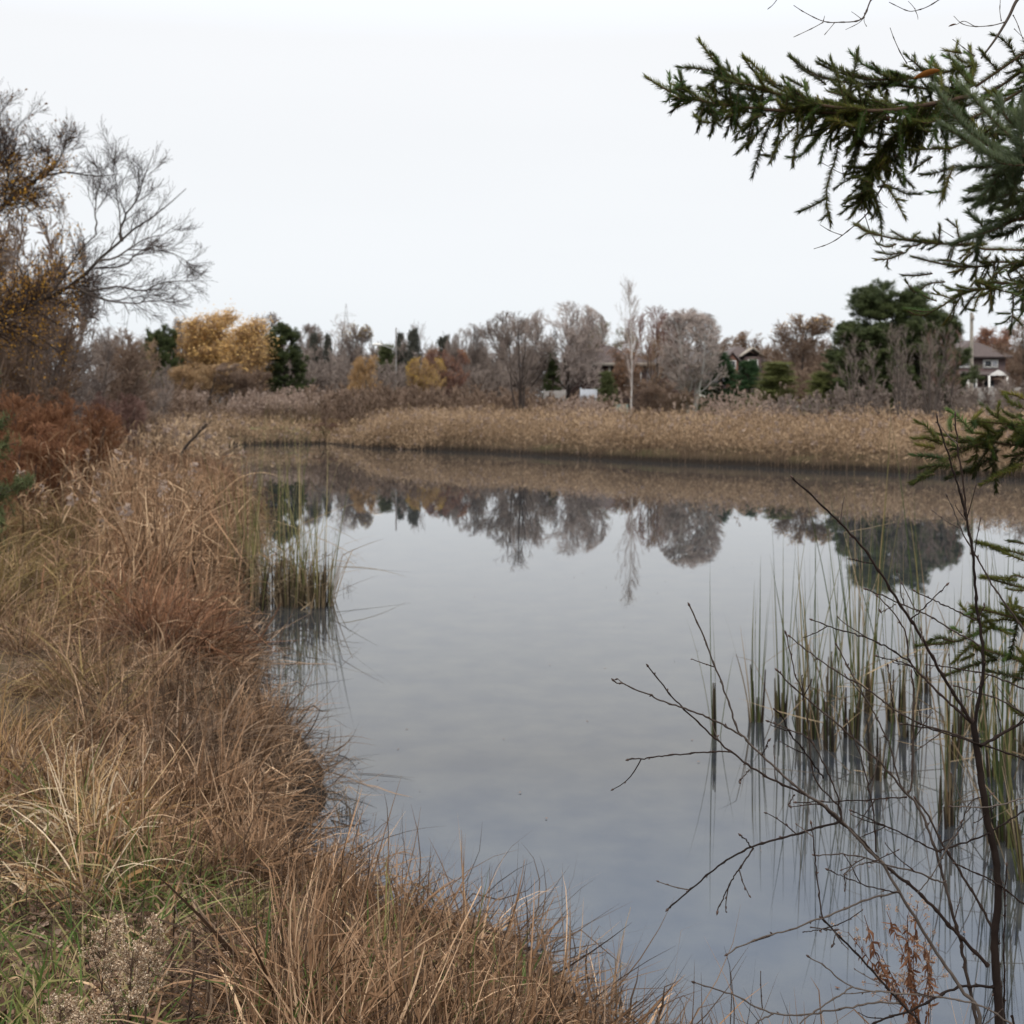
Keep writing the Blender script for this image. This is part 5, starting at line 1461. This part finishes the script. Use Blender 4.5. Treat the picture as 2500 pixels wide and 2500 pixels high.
    for k, (pts, d0, d1, r0, r1) in enumerate(S):
        q = np.array(pts, float); n = 10 + 5 * len(pts)
        seg = np.concatenate([[0], np.cumsum(np.linalg.norm(np.diff(q, axis=0), axis=1))]); u = seg / seg[-1]
        W3 = np.array([at(x_, y_, d0 + (d1 - d0) * uu) for (x_, y_), uu in zip(pts, u)])
        c = smooth_line(W3, n)
        c[1:-1] += r.normal(0, .0009, (n - 2, 3))
        rr = np.linspace(r0, r1, n) * .55 * ((d0 + d1) / 2) / F
        # beaded nodes every few centimetres
        s = np.concatenate([[0], np.cumsum(np.linalg.norm(np.diff(c, axis=0), axis=1))])
        big = r0 > 9
        n2 = max(n, int(s[-1] / .007)); u2 = np.linspace(0, s[-1], n2)
        c2 = np.stack([np.interp(u2, s, c[:, j]) for j in range(3)], 1); r2 = np.interp(u2, s, rr)
        step = .045
        ph = (u2 % step); node = np.exp(-((np.minimum(ph, step - ph)) / .0035) ** 2)
        r2 = r2 * (1 + (.12 if big else .5) * node)
        g = Geo(); tubes(g, r, c2[None], r2[None], np.array([r.random()]), 7 if big else 6)
        g.build('stem' if r0 > 5 else 'twig', M_TWIG, o, smooth=True)
        for p_ in np.arange(step, s[-1], step):
            if r.random() < .75 and not big:
                i = min(n2 - 2, int(p_ / s[-1] * n2)); T = nrm(c2[i + 1] - c2[i]); side = nrm(np.cross(T, r.normal(size=3)))
                bud_c.append(c2[i] + side * r2[i] * .8); bud_d.append(T * .8 + side * .6); bud_s.append(r.uniform(.003, .0065))
        T = nrm(c2[-1] - c2[-2]); bud_c.append(c2[-1]); bud_d.append(T); bud_s.append(.009)
    bc, bd, bs = np.array(bud_c), nrm(np.array(bud_d)), np.array(bud_s)
    # short side twiglets between the traced stems
    for k, (pts, d0, d1, r0, r1) in enumerate(S):
        if len(pts) < 4 or r0 > 12: continue
        c = smooth_line(np.array([at(x_, y_, (d0 + d1) / 2) for x_, y_ in pts]), 20)
        n = int(r.integers(1, 3)); P1, R1 = grow(r, c[None], np.full((1, 20), .0016), n, .15, .9, .9, .09, 6, .05, .07, .8, .2)
        P1[..., 1] = P1[:, :1, 1] + (P1[..., 1] - P1[:, :1, 1]) * .5
        for q in P1:
            g = Geo(); tubes(g, r, q[None], np.linspace(.0013, .0008, 7)[None], np.array([r.random()]), 5); g.build('twig', M_TWIG, o)
            for i in (2, 4, 6):
                bc = np.vstack([bc, q[i]]); bd = np.vstack([bd, nrm(q[i] - q[i - 1] + r.normal(0, .004, 3))]); bs = np.append(bs, r.uniform(.004, .007))
    Pb = bc[:, None] + bd[:, None] * (np.array([-.1, .25, .6, 1.0])[None, :, None] * bs[:, None, None])
    tubes(gb, r, Pb, np.array([.0006, .0017, .0013, .0002])[None] * (bs[:, None] / .006).clip(.6, 1.5), r.random(len(bc)), 5)
    x_ = gb.build('buds', M_BUD, o, smooth=True); x_['kind'] = 'stuff'
bare_shrub()

# russet dried aster at the foot of the shrub
G_RUSSET = new_mat('withered_russet', [(.10, .042, .022), (.20, .095, .05)], .8, .25, .2, 12)
G_FLUFF = new_mat('aster_fluff', [(.26, .17, .12), (.42, .30, .22)], .9, .2)
def aster(label, foot, tops, D, seed):
    r = RG(seed); o = empty('dried_aster', at(foot[0], foot[1], D), label, 'dried flower', 'dried flowers by the shrub')
    g = Geo(); gl_ = Geo(); gf = Geo()
    for tp in tops:
        c = smooth_line(np.array([at(foot[0], foot[1] + 200, D), at(foot[0], foot[1], D), at((foot[0] + tp[0]) / 2 + r.normal(0, 12), (foot[1] + tp[1]) / 2, D + .04), at(tp[0], tp[1], D + r.normal(0, .05))]), 16)
        tubes(g, r, c[None], np.linspace(.0016, .0008, 16)[None], np.array([.5]), 5)
        P1, R1 = grow(r, c[None], np.linspace(.0012, .0006, 16)[None], 12, .45, 1, .7, .07, 4, .1, .15, .6, .3)
        tubes(g, r, P1, np.maximum(R1, .0004), r.random(len(P1)), 3)
        n = 42; t = r.uniform(.3, .95, n); pos, T = interp(c[None], np.zeros(n, int), t)
        Q = blades(r, pos, r.uniform(.012, .032, n), r.uniform(1.2, 2.6, n), r.uniform(0, 6, n), r.normal(1.0, 1.0, n), 4, .3, 3.0)
        ribbons(gl_, r, Q, .006 * taper(5, .6, .1)[None] * np.ones((n, 1)), r.random(n))
        tips = np.repeat(P1[:, -1], 16, 0) + r.normal(0, .0028, (len(P1) * 16, 3))
        leaflets(gf, r, tips, r.uniform(.0015, .0032, len(tips)), r.random(len(tips)))
    g.build('stem', G_RUSSET, o); gl_.build('withered_leaves', G_RUSSET, o); gf.build('seed_head', G_FLUFF, o)
aster('russet dried aster with tan fluffy heads below the shrub twigs', (2230, 2500), [(2070, 2275), (2110, 2235), (2165, 2225), (2215, 2235), (2255, 2300)], 2.7, 311)
aster('russet dried aster curling up beside the shrub stems', (2250, 2560), [(2150, 2330), (2205, 2260), (2258, 2290), (2240, 2210)], 2.8, 312)

# ------------------------------------------------------------------ spruce boughs entering from the right
M_SPR = new_mat('spruce_twig', [(.05, .032, .022), (.10, .06, .04)], .85)
N_DARK = new_mat('spruce_needles', [(.018, .024, .005), (.045, .060, .010), (.095, .108, .018), (.18, .145, .03)], .6, .12, .35, 7, .2)
N_BLUE = new_mat('spruce_needles_bluish', [(.026, .042, .013), (.055, .082, .026), (.12, .155, .06)], .45, .15, .2, 9, .4)
N_YOUNG = new_mat('spruce_needles_fresh', [(.03, .065, .010), (.065, .125, .018), (.12, .18, .035)], .5, .2, .25, 8, .4)
def needles(g, r, c, nl, dens, w=.00085, ang=1.0, brush=0.0):
    s = np.concatenate([[0], np.cumsum(np.linalg.norm(np.diff(c, axis=0), axis=1))])
    n = max(10, int(s[-1] * dens * 3.2)); u = r.uniform(0, s[-1], n)
    pos = np.stack([np.interp(u, s, c[:, j]) for j in range(3)], 1)
    T = nrm(np.stack([np.interp(np.minimum(u + .003, s[-1]), s, c[:, j]) - np.interp(np.maximum(u - .003, 0), s, c[:, j]) for j in range(3)], 1))
    rad = r.normal(size=(n, 3)) + np.array([0, 0, .5]); q = nrm(rad - (rad * T).sum(1)[:, None] * T)
    a = ang * r.uniform(.75, 1.2, n) * np.clip((s[-1] - u) / .03, .45, 1)
    d = np.cos(a)[:, None] * T + np.sin(a)[:, None] * q
    pyramids(g, r, pos, d, nl * r.uniform(.75, 1.15, n), np.full(n, w), np.clip(r.normal(.42, .22) + r.normal(0, .18, n), 0, 1))

c4 = lambda L_: [(1500 + x_ / 1.932, y_ / 1.932) for x_, y_ in L_]
c3 = lambda L_: [(1650 + x_ / 2.273, 650 + y_ / 2.273) for x_, y_ in L_]
c6 = lambda L_: [(1500 + x_ / 1.932, 1100 + y_ / 1.932) for x_, y_ in L_]
spruce_o = empty('spruce_tree', np.array([2.75, 3.3, float(ground(2.75, 3.3)[0])]), 'near spruce whose dark boughs reach in from the right', 'tree')
g = Geo(); zt = spruce_o.location.z
P = np.stack([np.full(12, 2.75), np.full(12, 3.3), np.linspace(zt - .3, zt + 6.5, 12)], 1)[None]
tubes(g, rng, P, np.linspace(.13, .04, 12)[None], np.array([.5]), 12); g.build('trunk', M_SPR, spruce_o)
def bough(axis, shoots, D, nl, dens, mat, seed, side=0, sl=(.05, .12), down=.35, rad=.007, root=None, w=.0008, mat2=None, label=None):
    """One bough: a woody axis traced from the photograph, shoots traced too, and side shoots between them."""
    r = RG(seed)
    gw, gn, gn2 = Geo(), Geo(), Geo()
    A = np.array([at(x_, y_, D + r.normal(0, .015)) for x_, y_ in axis])
    if root is not None: A = np.vstack([root, A])
    c = smooth_line(A, 60)
    tubes(gw, r, c[None], np.linspace(rad, .0016, 60)[None], np.array([.5]), 6)
    lines = []
    s0 = 12 if root is not None else 0
    needles(gn, r, c[-24:], nl, dens, w)
    needles(gn, r, c[s0:-20], nl * .9, dens * .45, w)
    for sh in shoots:
        dd = D + r.normal(0, .05)
        lines.append((smooth_line(np.array([at(x_, y_, dd) for x_, y_ in sh]), 12), 1))
    if side:
        side = int(side * 1.5)
        P1, R1 = grow(r, c[None, s0:], np.full((1, 60 - s0), .003), side, .02, .9, .8, 1, 7, .0, .12, .6, 0, .55)
        L1 = r.uniform(*sl, side) * .82 * np.where(r.random(side) < .35, 1.6, 1)
        v = P1 - P1[:, :1]; 
        dn = r.random(side) < down * .45
        v = v * L1[:, None, None]
        v[dn, :, 2] = -np.abs(v[dn, :, 2]) * 1.2 - np.linspace(0, 1, 8)[None] ** 1 * (L1[dn, None] * .55)
        v[..., 1] *= .6
        P1 = P1[:, :1] + v
        for q in P1: lines.append((q, 0))
        P2, R2 = grow(r, P1, np.full((side, 8), .0015), 1, .15, .8, .75, .045, 5, .0, .08, .6, .3)
        for q in P2: lines.append((q, 0))
    for q, tr_ in lines:
        tubes(gw, r, q[None], np.linspace(.0019, .0011, len(q))[None], np.array([.6]), 4)
        needles(gn2 if (mat2 and r.random() < .35) else gn, r, q, nl * (1 if tr_ else .9), dens, w)
    b = gw.build('branch', M_SPR, spruce_o, smooth=True)
    if label: b['label'] = label
    gn.build('needles', mat, b)
    if gn2.n: gn2.build('fresh_needles', mat2, b)
T0 = lambda z_: np.array([2.72, 3.25, z_])
RT = lambda Z_: np.array([[2.7, 3.28, Z_]])
# uppermost bough: several long arms
bough(c4([(1932, 250), (1700, 305), (1450, 365), (1200, 375), (1080, 350), (960, 300)]), [c4(l) for l in [
    [(1380, 370), (1290, 345), (1180, 310), (1110, 245)], [(1220, 375), (1110, 345), (1040, 320), (970, 285)], [(1500, 350), (1490, 310), (1500, 275)], [(1480, 330), (1420, 330), (1370, 312)],
    [(1700, 300), (1640, 290), (1610, 260), (1620, 200)], [(1640, 250), (1600, 245), (1560, 238)]]], 3.0, .0168, 900, N_DARK, 401, 46, (.05, .10), .2, .008, RT(4.2), mat2=N_YOUNG)
bough(c4([(1932, 330), (1600, 420), (1300, 400), (1100, 390), (940, 350), (830, 265)]), [c4(l) for l in [
    [(1000, 400), (960, 370), (890, 330), (830, 268)], [(920, 420), (870, 400), (815, 370)], [(1300, 370), (1290, 340)], [(1160, 400), (1120, 380), (1060, 365)]]], 3.05, .0168, 900, N_DARK, 402, 40, (.05, .12), .5, .008, RT(4.1))
bough(c4([(1932, 420), (1500, 500), (1200, 500), (900, 470), (760, 410), (650, 330), (610, 272)]), [c4(l) for l in [
    [(760, 400), (700, 350), (650, 300), (610, 268)], [(860, 430), (760, 400), (680, 370)], [(1200, 560), (1120, 600), (1040, 570), (1010, 565)], [(1280, 590), (1180, 620), (1100, 640)],
    [(850, 600), (790, 660), (760, 700), (738, 762)], [(750, 560), (710, 640), (690, 700), (650, 832)], [(690, 730), (730, 738)], [(980, 620), (930, 690), (870, 740), (820, 745)], [(960, 560), (900, 620), (850, 660)]]],
    2.95, .0168, 900, N_DARK, 403, 84, (.05, .12), .55, .009, RT(4.0), mat2=N_YOUNG)
bough(c4([(1700, 450), (1300, 520), (1000, 500), (760, 440), (560, 370), (480, 300), (400, 190)]), [c4(l) for l in [
    [(560, 380), (480, 340), (400, 325), (300, 318)], [(700, 480), (600, 400), (520, 370), (420, 340)], [(700, 500), (620, 460), (520, 440), (400, 420)], [(700, 540), (640, 570), (590, 620), (570, 655)], [(640, 400), (560, 390), (480, 370)]]],
    2.9, .0168, 900, N_DARK, 404, 46, (.045, .10), .4, .006, None, mat2=N_YOUNG)
bough(c4([(1300, 560), (1000, 530), (760, 520), (560, 500), (430, 480), (350, 460), (250, 425), (150, 365)]), [c4(l) for l in [
    [(265, 430), (262, 390), (258, 350)], [(265, 435), (255, 470), (243, 478)], [(560, 520), (480, 540), (400, 515)], [(560, 540), (480, 570), (430, 580), (378, 545)], [(420, 480), (380, 450), (340, 420)], [(720, 550), (640, 530), (560, 525)], [(470, 490), (440, 440), (400, 415)]]],
    2.92, .0168, 900, N_DARK, 405, 40, (.04, .09), .45, .006, None, mat2=N_YOUNG)
# hanging sprays under the uppermost bough
bough(c4([(1500, 480), (1350, 620), (1250, 760), (1200, 860), (1180, 985)]), [c4(l) for l in [
    [(1060, 640), (1045, 740), (1010, 850), (1000, 940), (1020, 1060)], [(1010, 930), (940, 970), (870, 1000)], [(1020, 1000), (980, 1035)], [(1190, 900), (1140, 925), (1088, 960)], [(1240, 880), (1320, 890), (1380, 915), (1445, 915)],
    [(1220, 870), (1170, 845), (1135, 835)], [(1130, 620), (1140, 700), (1130, 810)], [(1400, 640), (1350, 720), (1320, 820)], [(1450, 560), (1400, 640), (1350, 700)]]], 3.0, .0165, 850, N_DARK, 406, 44, (.05, .11), .8, .004)
bough(c4([(1932, 560), (1750, 620), (1600, 700), (1500, 700), (1400, 710)]), [c4(l) for l in [
    [(1640, 780), (1570, 800), (1500, 820), (1448, 825)], [(1600, 780), (1570, 860), (1560, 900), (1535, 960)], [(1560, 900), (1520, 908), (1482, 908)], [(1540, 560), (1480, 580), (1415, 570)], [(1530, 620), (1470, 620), (1440, 600)],
    [(1500, 740), (1440, 780), (1405, 810)]]], 2.9, .0165, 850, N_DARK, 407, 50, (.05, .1), .6, .006, RT(3.7), mat2=N_YOUNG)
# the close bluish shoots
bough(c4([(2250, 800), (1932, 740), (1860, 735)]), [c4(l) for l in [
    [(1900, 760), (1780, 700), (1650, 600), (1560, 490), (1512, 412)], [(1932, 720), (1860, 640), (1760, 540), (1690, 460), (1640, 402)], [(1932, 740), (1920, 660), (1925, 560), (1932, 480)], [(1850, 740), (1740, 720), (1640, 650), (1540, 590)],
    [(1890, 600), (1840, 540), (1815, 470)], [(1932, 820), (1800, 790), (1700, 790), (1640, 800)], [(1932, 780), (1830, 770), (1720, 700)]]], 1.75, .0185, 1700, N_BLUE, 408, 8, (.05, .08), .3, .006, w=.0006)
bough(c4([(2250, 930), (1932, 900), (1800, 880), (1680, 905)]), [c4(l) for l in [[(1932, 850), (1850, 860), (1750, 870), (1690, 890)], [(1900, 910), (1800, 930), (1740, 960)], [(1790, 940), (1740, 940), (1660, 945)], [(1830, 920), (1790, 970), (1780, 990)]]], 1.9, .0165, 1500, N_BLUE, 409, 4, (.04, .07), .3, .005)
bough(c4([(2250, 1000), (1932, 1030), (1860, 1050), (1760, 1095), (1600, 1150)]), [c4(l) for l in [[(1760, 1085), (1710, 1040), (1675, 1010)], [(1932, 1000), (1850, 1030), (1770, 1050)], [(1932, 1060), (1860, 1100), (1780, 1120)]]], 1.95, .0165, 1500, N_BLUE, 410, 4, (.04, .07), .3, .005)
# second bough
bough(c4([(1932, 1180), (1750, 1150), (1600, 1152), (1480, 1145), (1350, 1130), (1230, 1105), (1130, 1058)]), [c4(l) for l in [
    [(1250, 1110), (1200, 1100), (1155, 1125)], [(1400, 1140), (1420, 1110), (1435, 1100)], [(1360, 1190), (1300, 1200), (1240, 1190)], [(1370, 1190), (1300, 1220), (1232, 1225)], [(1290, 1220), (1285, 1250), (1290, 1262)],
    [(1330, 1150), (1290, 1165), (1240, 1150)], [(1240, 1110), (1180, 1090), (1150, 1060)]]], 2.9, .0145, 1000, N_DARK, 411, 30, (.03, .07), .5, .005, RT(2.6), w=.0005)
bough(c4([(1932, 1240), (1800, 1250), (1650, 1260), (1520, 1240), (1400, 1210)]), [c4(l) for l in [
    [(1500, 1290), (1430, 1300), (1358, 1300)], [(1560, 1330), (1480, 1340), (1420, 1380), (1370, 1320)], [(1700, 1180), (1650, 1230)], [(1590, 1170), (1570, 1230)]]], 2.95, .0145, 1000, N_DARK, 412, 80, (.04, .09), .5, .007, RT(2.5), w=.0005)
bough(c4([(1932, 1340), (1800, 1360), (1650, 1380), (1520, 1460), (1440, 1490), (1370, 1460)]), [c4(l) for l in [
    [(1550, 1440), (1480, 1470), (1372, 1456)], [(1600, 1420), (1600, 1480), (1570, 1525)], [(1640, 1400), (1650, 1450), (1700, 1468)], [(1880, 1380), (1880, 1460), (1868, 1570)], [(1870, 1480), (1830, 1480), (1812, 1480)], [(1870, 1490), (1840, 1520), (1805, 1530)], [(1875, 1490), (1900, 1510), (1920, 1532)],
    [(1520, 1420), (1470, 1400), (1420, 1360)]]], 2.9, .0135, 1000, N_DARK, 413, 100, (.04, .09), .5, .007, RT(2.4), mat2=N_YOUNG, w=.0005)
# lower boughs
bough(c3([(1932, 880), (1800, 940), (1650, 1000), (1500, 1080), (1400, 1150), (1310, 1200)]), [c3(l) for l in [
    [(1540, 1000), (1450, 960), (1390, 890), (1335, 865)], [(1480, 990), (1400, 960), (1320, 958)], [(1650, 930), (1580, 850), (1510, 798)], [(1500, 1080), (1420, 1060), (1310, 1050)], [(1440, 1010), (1390, 1000), (1340, 990)],
    [(1530, 920), (1520, 860), (1535, 840)], [(1640, 860), (1670, 830), (1690, 810)], [(1560, 1120), (1450, 1110), (1360, 1120)], [(1440, 1150), (1370, 1170), (1320, 1205)], [(1932, 790), (1860, 760), (1830, 720)], [(1932, 740), (1880, 715), (1825, 705)], [(1932, 1100), (1800, 1160), (1700, 1210)]]],
    2.8, .017, 1000, N_DARK, 414, 70, (.05, .1), .4, .007, RT(1.9), mat2=N_YOUNG)
bough(c3([(1932, 1000), (1800, 1040), (1700, 1100), (1600, 1140), (1500, 1180)]), [c3(l) for l in [[(1932, 900), (1850, 880), (1780, 830)], [(1932, 830), (1880, 840), (1820, 810)], [(1932, 1060), (1860, 1120), (1760, 1160)]]], 2.85, .017, 1000, N_DARK, 415, 60, (.05, .1), .4, .006, RT(1.85))
bough(c6([(1932, 490), (1860, 480), (1790, 462)]), [c6(l) for l in [[(1932, 440), (1880, 430), (1860, 430)], [(1932, 520), (1880, 500), (1830, 480)]]], 2.8, .014, 900, N_DARK, 416, 8, (.03, .06), .3, .004, RT(1.45))
bough(c6([(1932, 650), (1900, 620), (1870, 600)]), [c6(l) for l in [[(1932, 600), (1890, 590), (1850, 610)], [(1932, 660), (1890, 660), (1850, 650)], [(1860, 600), (1800, 600), (1730, 602)]]], 2.8, .012, 800, N_DARK, 417, 8, (.03, .05), .3, .004, RT(1.4))
bough(c6([(1932, 800), (1800, 840), (1700, 870), (1600, 905), (1500, 915), (1428, 922)]), [c6(l) for l in [[(1600, 900), (1530, 885), (1480, 905)], [(1640, 860), (1600, 840), (1590, 850)], [(1932, 740), (1900, 740)], [(1740, 830), (1720, 800)], [(1700, 900), (1640, 960), (1600, 1000)]]], 2.8, .016, 1000, N_DARK, 418, 26, (.04, .08), .4, .006, RT(1.15), mat2=N_YOUNG)
bough(c6([(1932, 1000), (1800, 990), (1700, 1010), (1620, 1040), (1560, 1062)]), [c6(l) for l in [[(1932, 1080), (1850, 1060), (1760, 1040)], [(1932, 1250), (1900, 1240), (1870, 1210)], [(1700, 960), (1640, 990)]]], 2.8, .016, 1000, N_DARK, 419, 26, (.04, .08), .5, .005, RT(1.0))

# cones on the spruce, and a russet leaf caught on the top bough
def leaf_obj(name, label, c, size, mat, seed):
    r = RG(seed); o = empty(name, c, label, 'leaf')
    g = Geo(); n = 12; t = np.linspace(0, 1, n); wv = size * .17 * np.sin(np.pi * t) ** .7
    x_ = (t - .5) * size; V = np.concatenate([np.stack([x_, -wv * .4, x_ * .3 + wv], 1), np.stack([x_, 0 * t, x_ * .3 - wv * .3], 1), np.stack([x_, wv * .4, x_ * .3 + wv * .9], 1)])
    i = np.arange(n - 1); g.add(V, np.concatenate([np.stack([i, i + 1, i + n + 1, i + n], 1), np.stack([i + n, i + n + 1, i + 2 * n + 1, i + 2 * n], 1)]), .5)
    part('blade', mat, o, geo=g)
leaf_obj('caught_leaf', 'orange-brown leaf caught on the top of the uppermost spruce bough', at(2263, 182, 2.85), .062, solid('leaf_orange', (.40, .16, .03), .6, 0, 40, .3), 5)

# bare overhanging tree at the top right
def over_tree():
    r = RG(501)
    o = empty('overhanging_tree', np.array([3.3, 2.2, float(ground(3.3, 2.2)[0])]), 'bare tree whose budded twigs hang in at the top right', 'tree')
    g = Geo(); P = np.array([[3.3, 2.2, .3], [3.25, 2.3, 2.2], [3.1, 2.5, 3.8], [2.7, 2.8, 4.6], [2.2, 3.0, 4.55], [1.7, 3.2, 4.0]]); 
    P = smooth_line(P, 24); tubes(g, r, P[None], np.linspace(.07, .012, 24)[None], np.array([.5]), 8); g.build('trunk', M_LIMB, o)
    S = [([(1960, -40), (1900, 0), (1860, 80), (1800, 180), (1730, 275)], 10, 5), ([(1260, -60), (1210, 0), (1165, 90), (1060, 105), (985, 100), (900, 60), (845, 25)], 4.5, 1.8), ([(985, 105), (930, 135), (845, 175)], 2.2, 1.6),
         ([(1180, 80), (1150, 110), (1090, 140)], 2, 1.4), ([(1165, 90), (1140, 70), (1118, 55)], 2, 1.4), ([(1040, 105), (1020, 130), (990, 165)], 1.8, 1.4), ([(1180, 60), (1178, 100), (1190, 125)], 1.8, 1.4), ([(985, 100), (992, 75)], 1.8, 1.4), ([(1560, -20), (1480, 30), (1420, 50), (1380, 50), (1295, 10)], 3, 1.8),
         ([(1420, 50), (1430, 75), (1432, 92)], 1.8, 1.3), ([(1420, 45), (1400, 20), (1385, 5)], 1.8, 1.3), ([(775, -15), (750, 20), (722, 44)], 2.4, 1.5), ([(1380, 300), (1350, 250), (1320, 185), (1300, 130)], 2.6, 1.6),
         ([(1840, 105), (1780, 120), (1700, 125), (1640, 112), (1600, 75)], 3, 1.5), ([(1700, 125), (1650, 100), (1610, 118)], 2, 1.4), ([(1825, 100), (1818, 50), (1820, 0), (1815, -20)], 2.2, 1.4), ([(1880, 70), (1900, 110), (1932, 200)], 2.2, 1.6), ([(1700, 265), (1660, 235), (1595, 185)], 2.6, 1.5),
         ([(1885, 135), (1910, 160), (1940, 190)], 1.6, 1.3),
         ([(1300, 820), (1240, 920), (1190, 1010), (1075, 1110), (1010, 1150), (940, 1174)], 4.5, 2), ([(1075, 1110), (1020, 1090), (970, 1060)], 2.2, 1.5), ([(1165, 825), (1080, 820), (1000, 780), (968, 762)], 2.6, 1.6), ([(1080, 820), (1075, 790), (1075, 775)], 1.8, 1.3),
         ([(1165, 990), (1120, 985), (1068, 967)], 2, 1.5), ([(1180, 1010), (1210, 1100), (1250, 1160), (1280, 1200)], 2.2, 1.6), ([(1245, 920), (1260, 960), (1288, 980)], 1.4, 1.1), ([(1600, 1120), (1560, 1095), (1525, 1075)], 2, 1.4), ([(1165, 975), (1130, 950)], 1.5, 1.2)]
    for pts, r0, r1 in S:
        p = c4(pts); D = 3.0
        c = smooth_line(np.array([at(x_, y_, D) for x_, y_ in p]), 8 + 6 * len(p))
        s = np.concatenate([[0], np.cumsum(np.linalg.norm(np.diff(c, axis=0), axis=1))]); n2 = max(10, int(s[-1] / .006)); u2 = np.linspace(0, s[-1], n2)
        c2 = np.stack([np.interp(u2, s, c[:, j]) for j in range(3)], 1)
        ph = u2 % .035; node = np.exp(-((np.minimum(ph, .035 - ph)) / .004) ** 2)
        rr = np.linspace(r0, r1, n2) / 1.932 * D / F * .85 * (1 + .8 * node * (r0 < 6))
        g = Geo(); tubes(g, r, c2[None], rr[None], np.array([r.random()]), 6); g.build('twig' if r0 < 6 else 'branch', M_LIMB, o, smooth=True)
over_tree()
leaf_obj('hanging_leaf', 'small curled brown leaf hanging from a twig at the top right', at(2325, 62, 3.0), .02, solid('leaf_brown', (.22, .09, .04), .7, 0, 40, .3), 6)
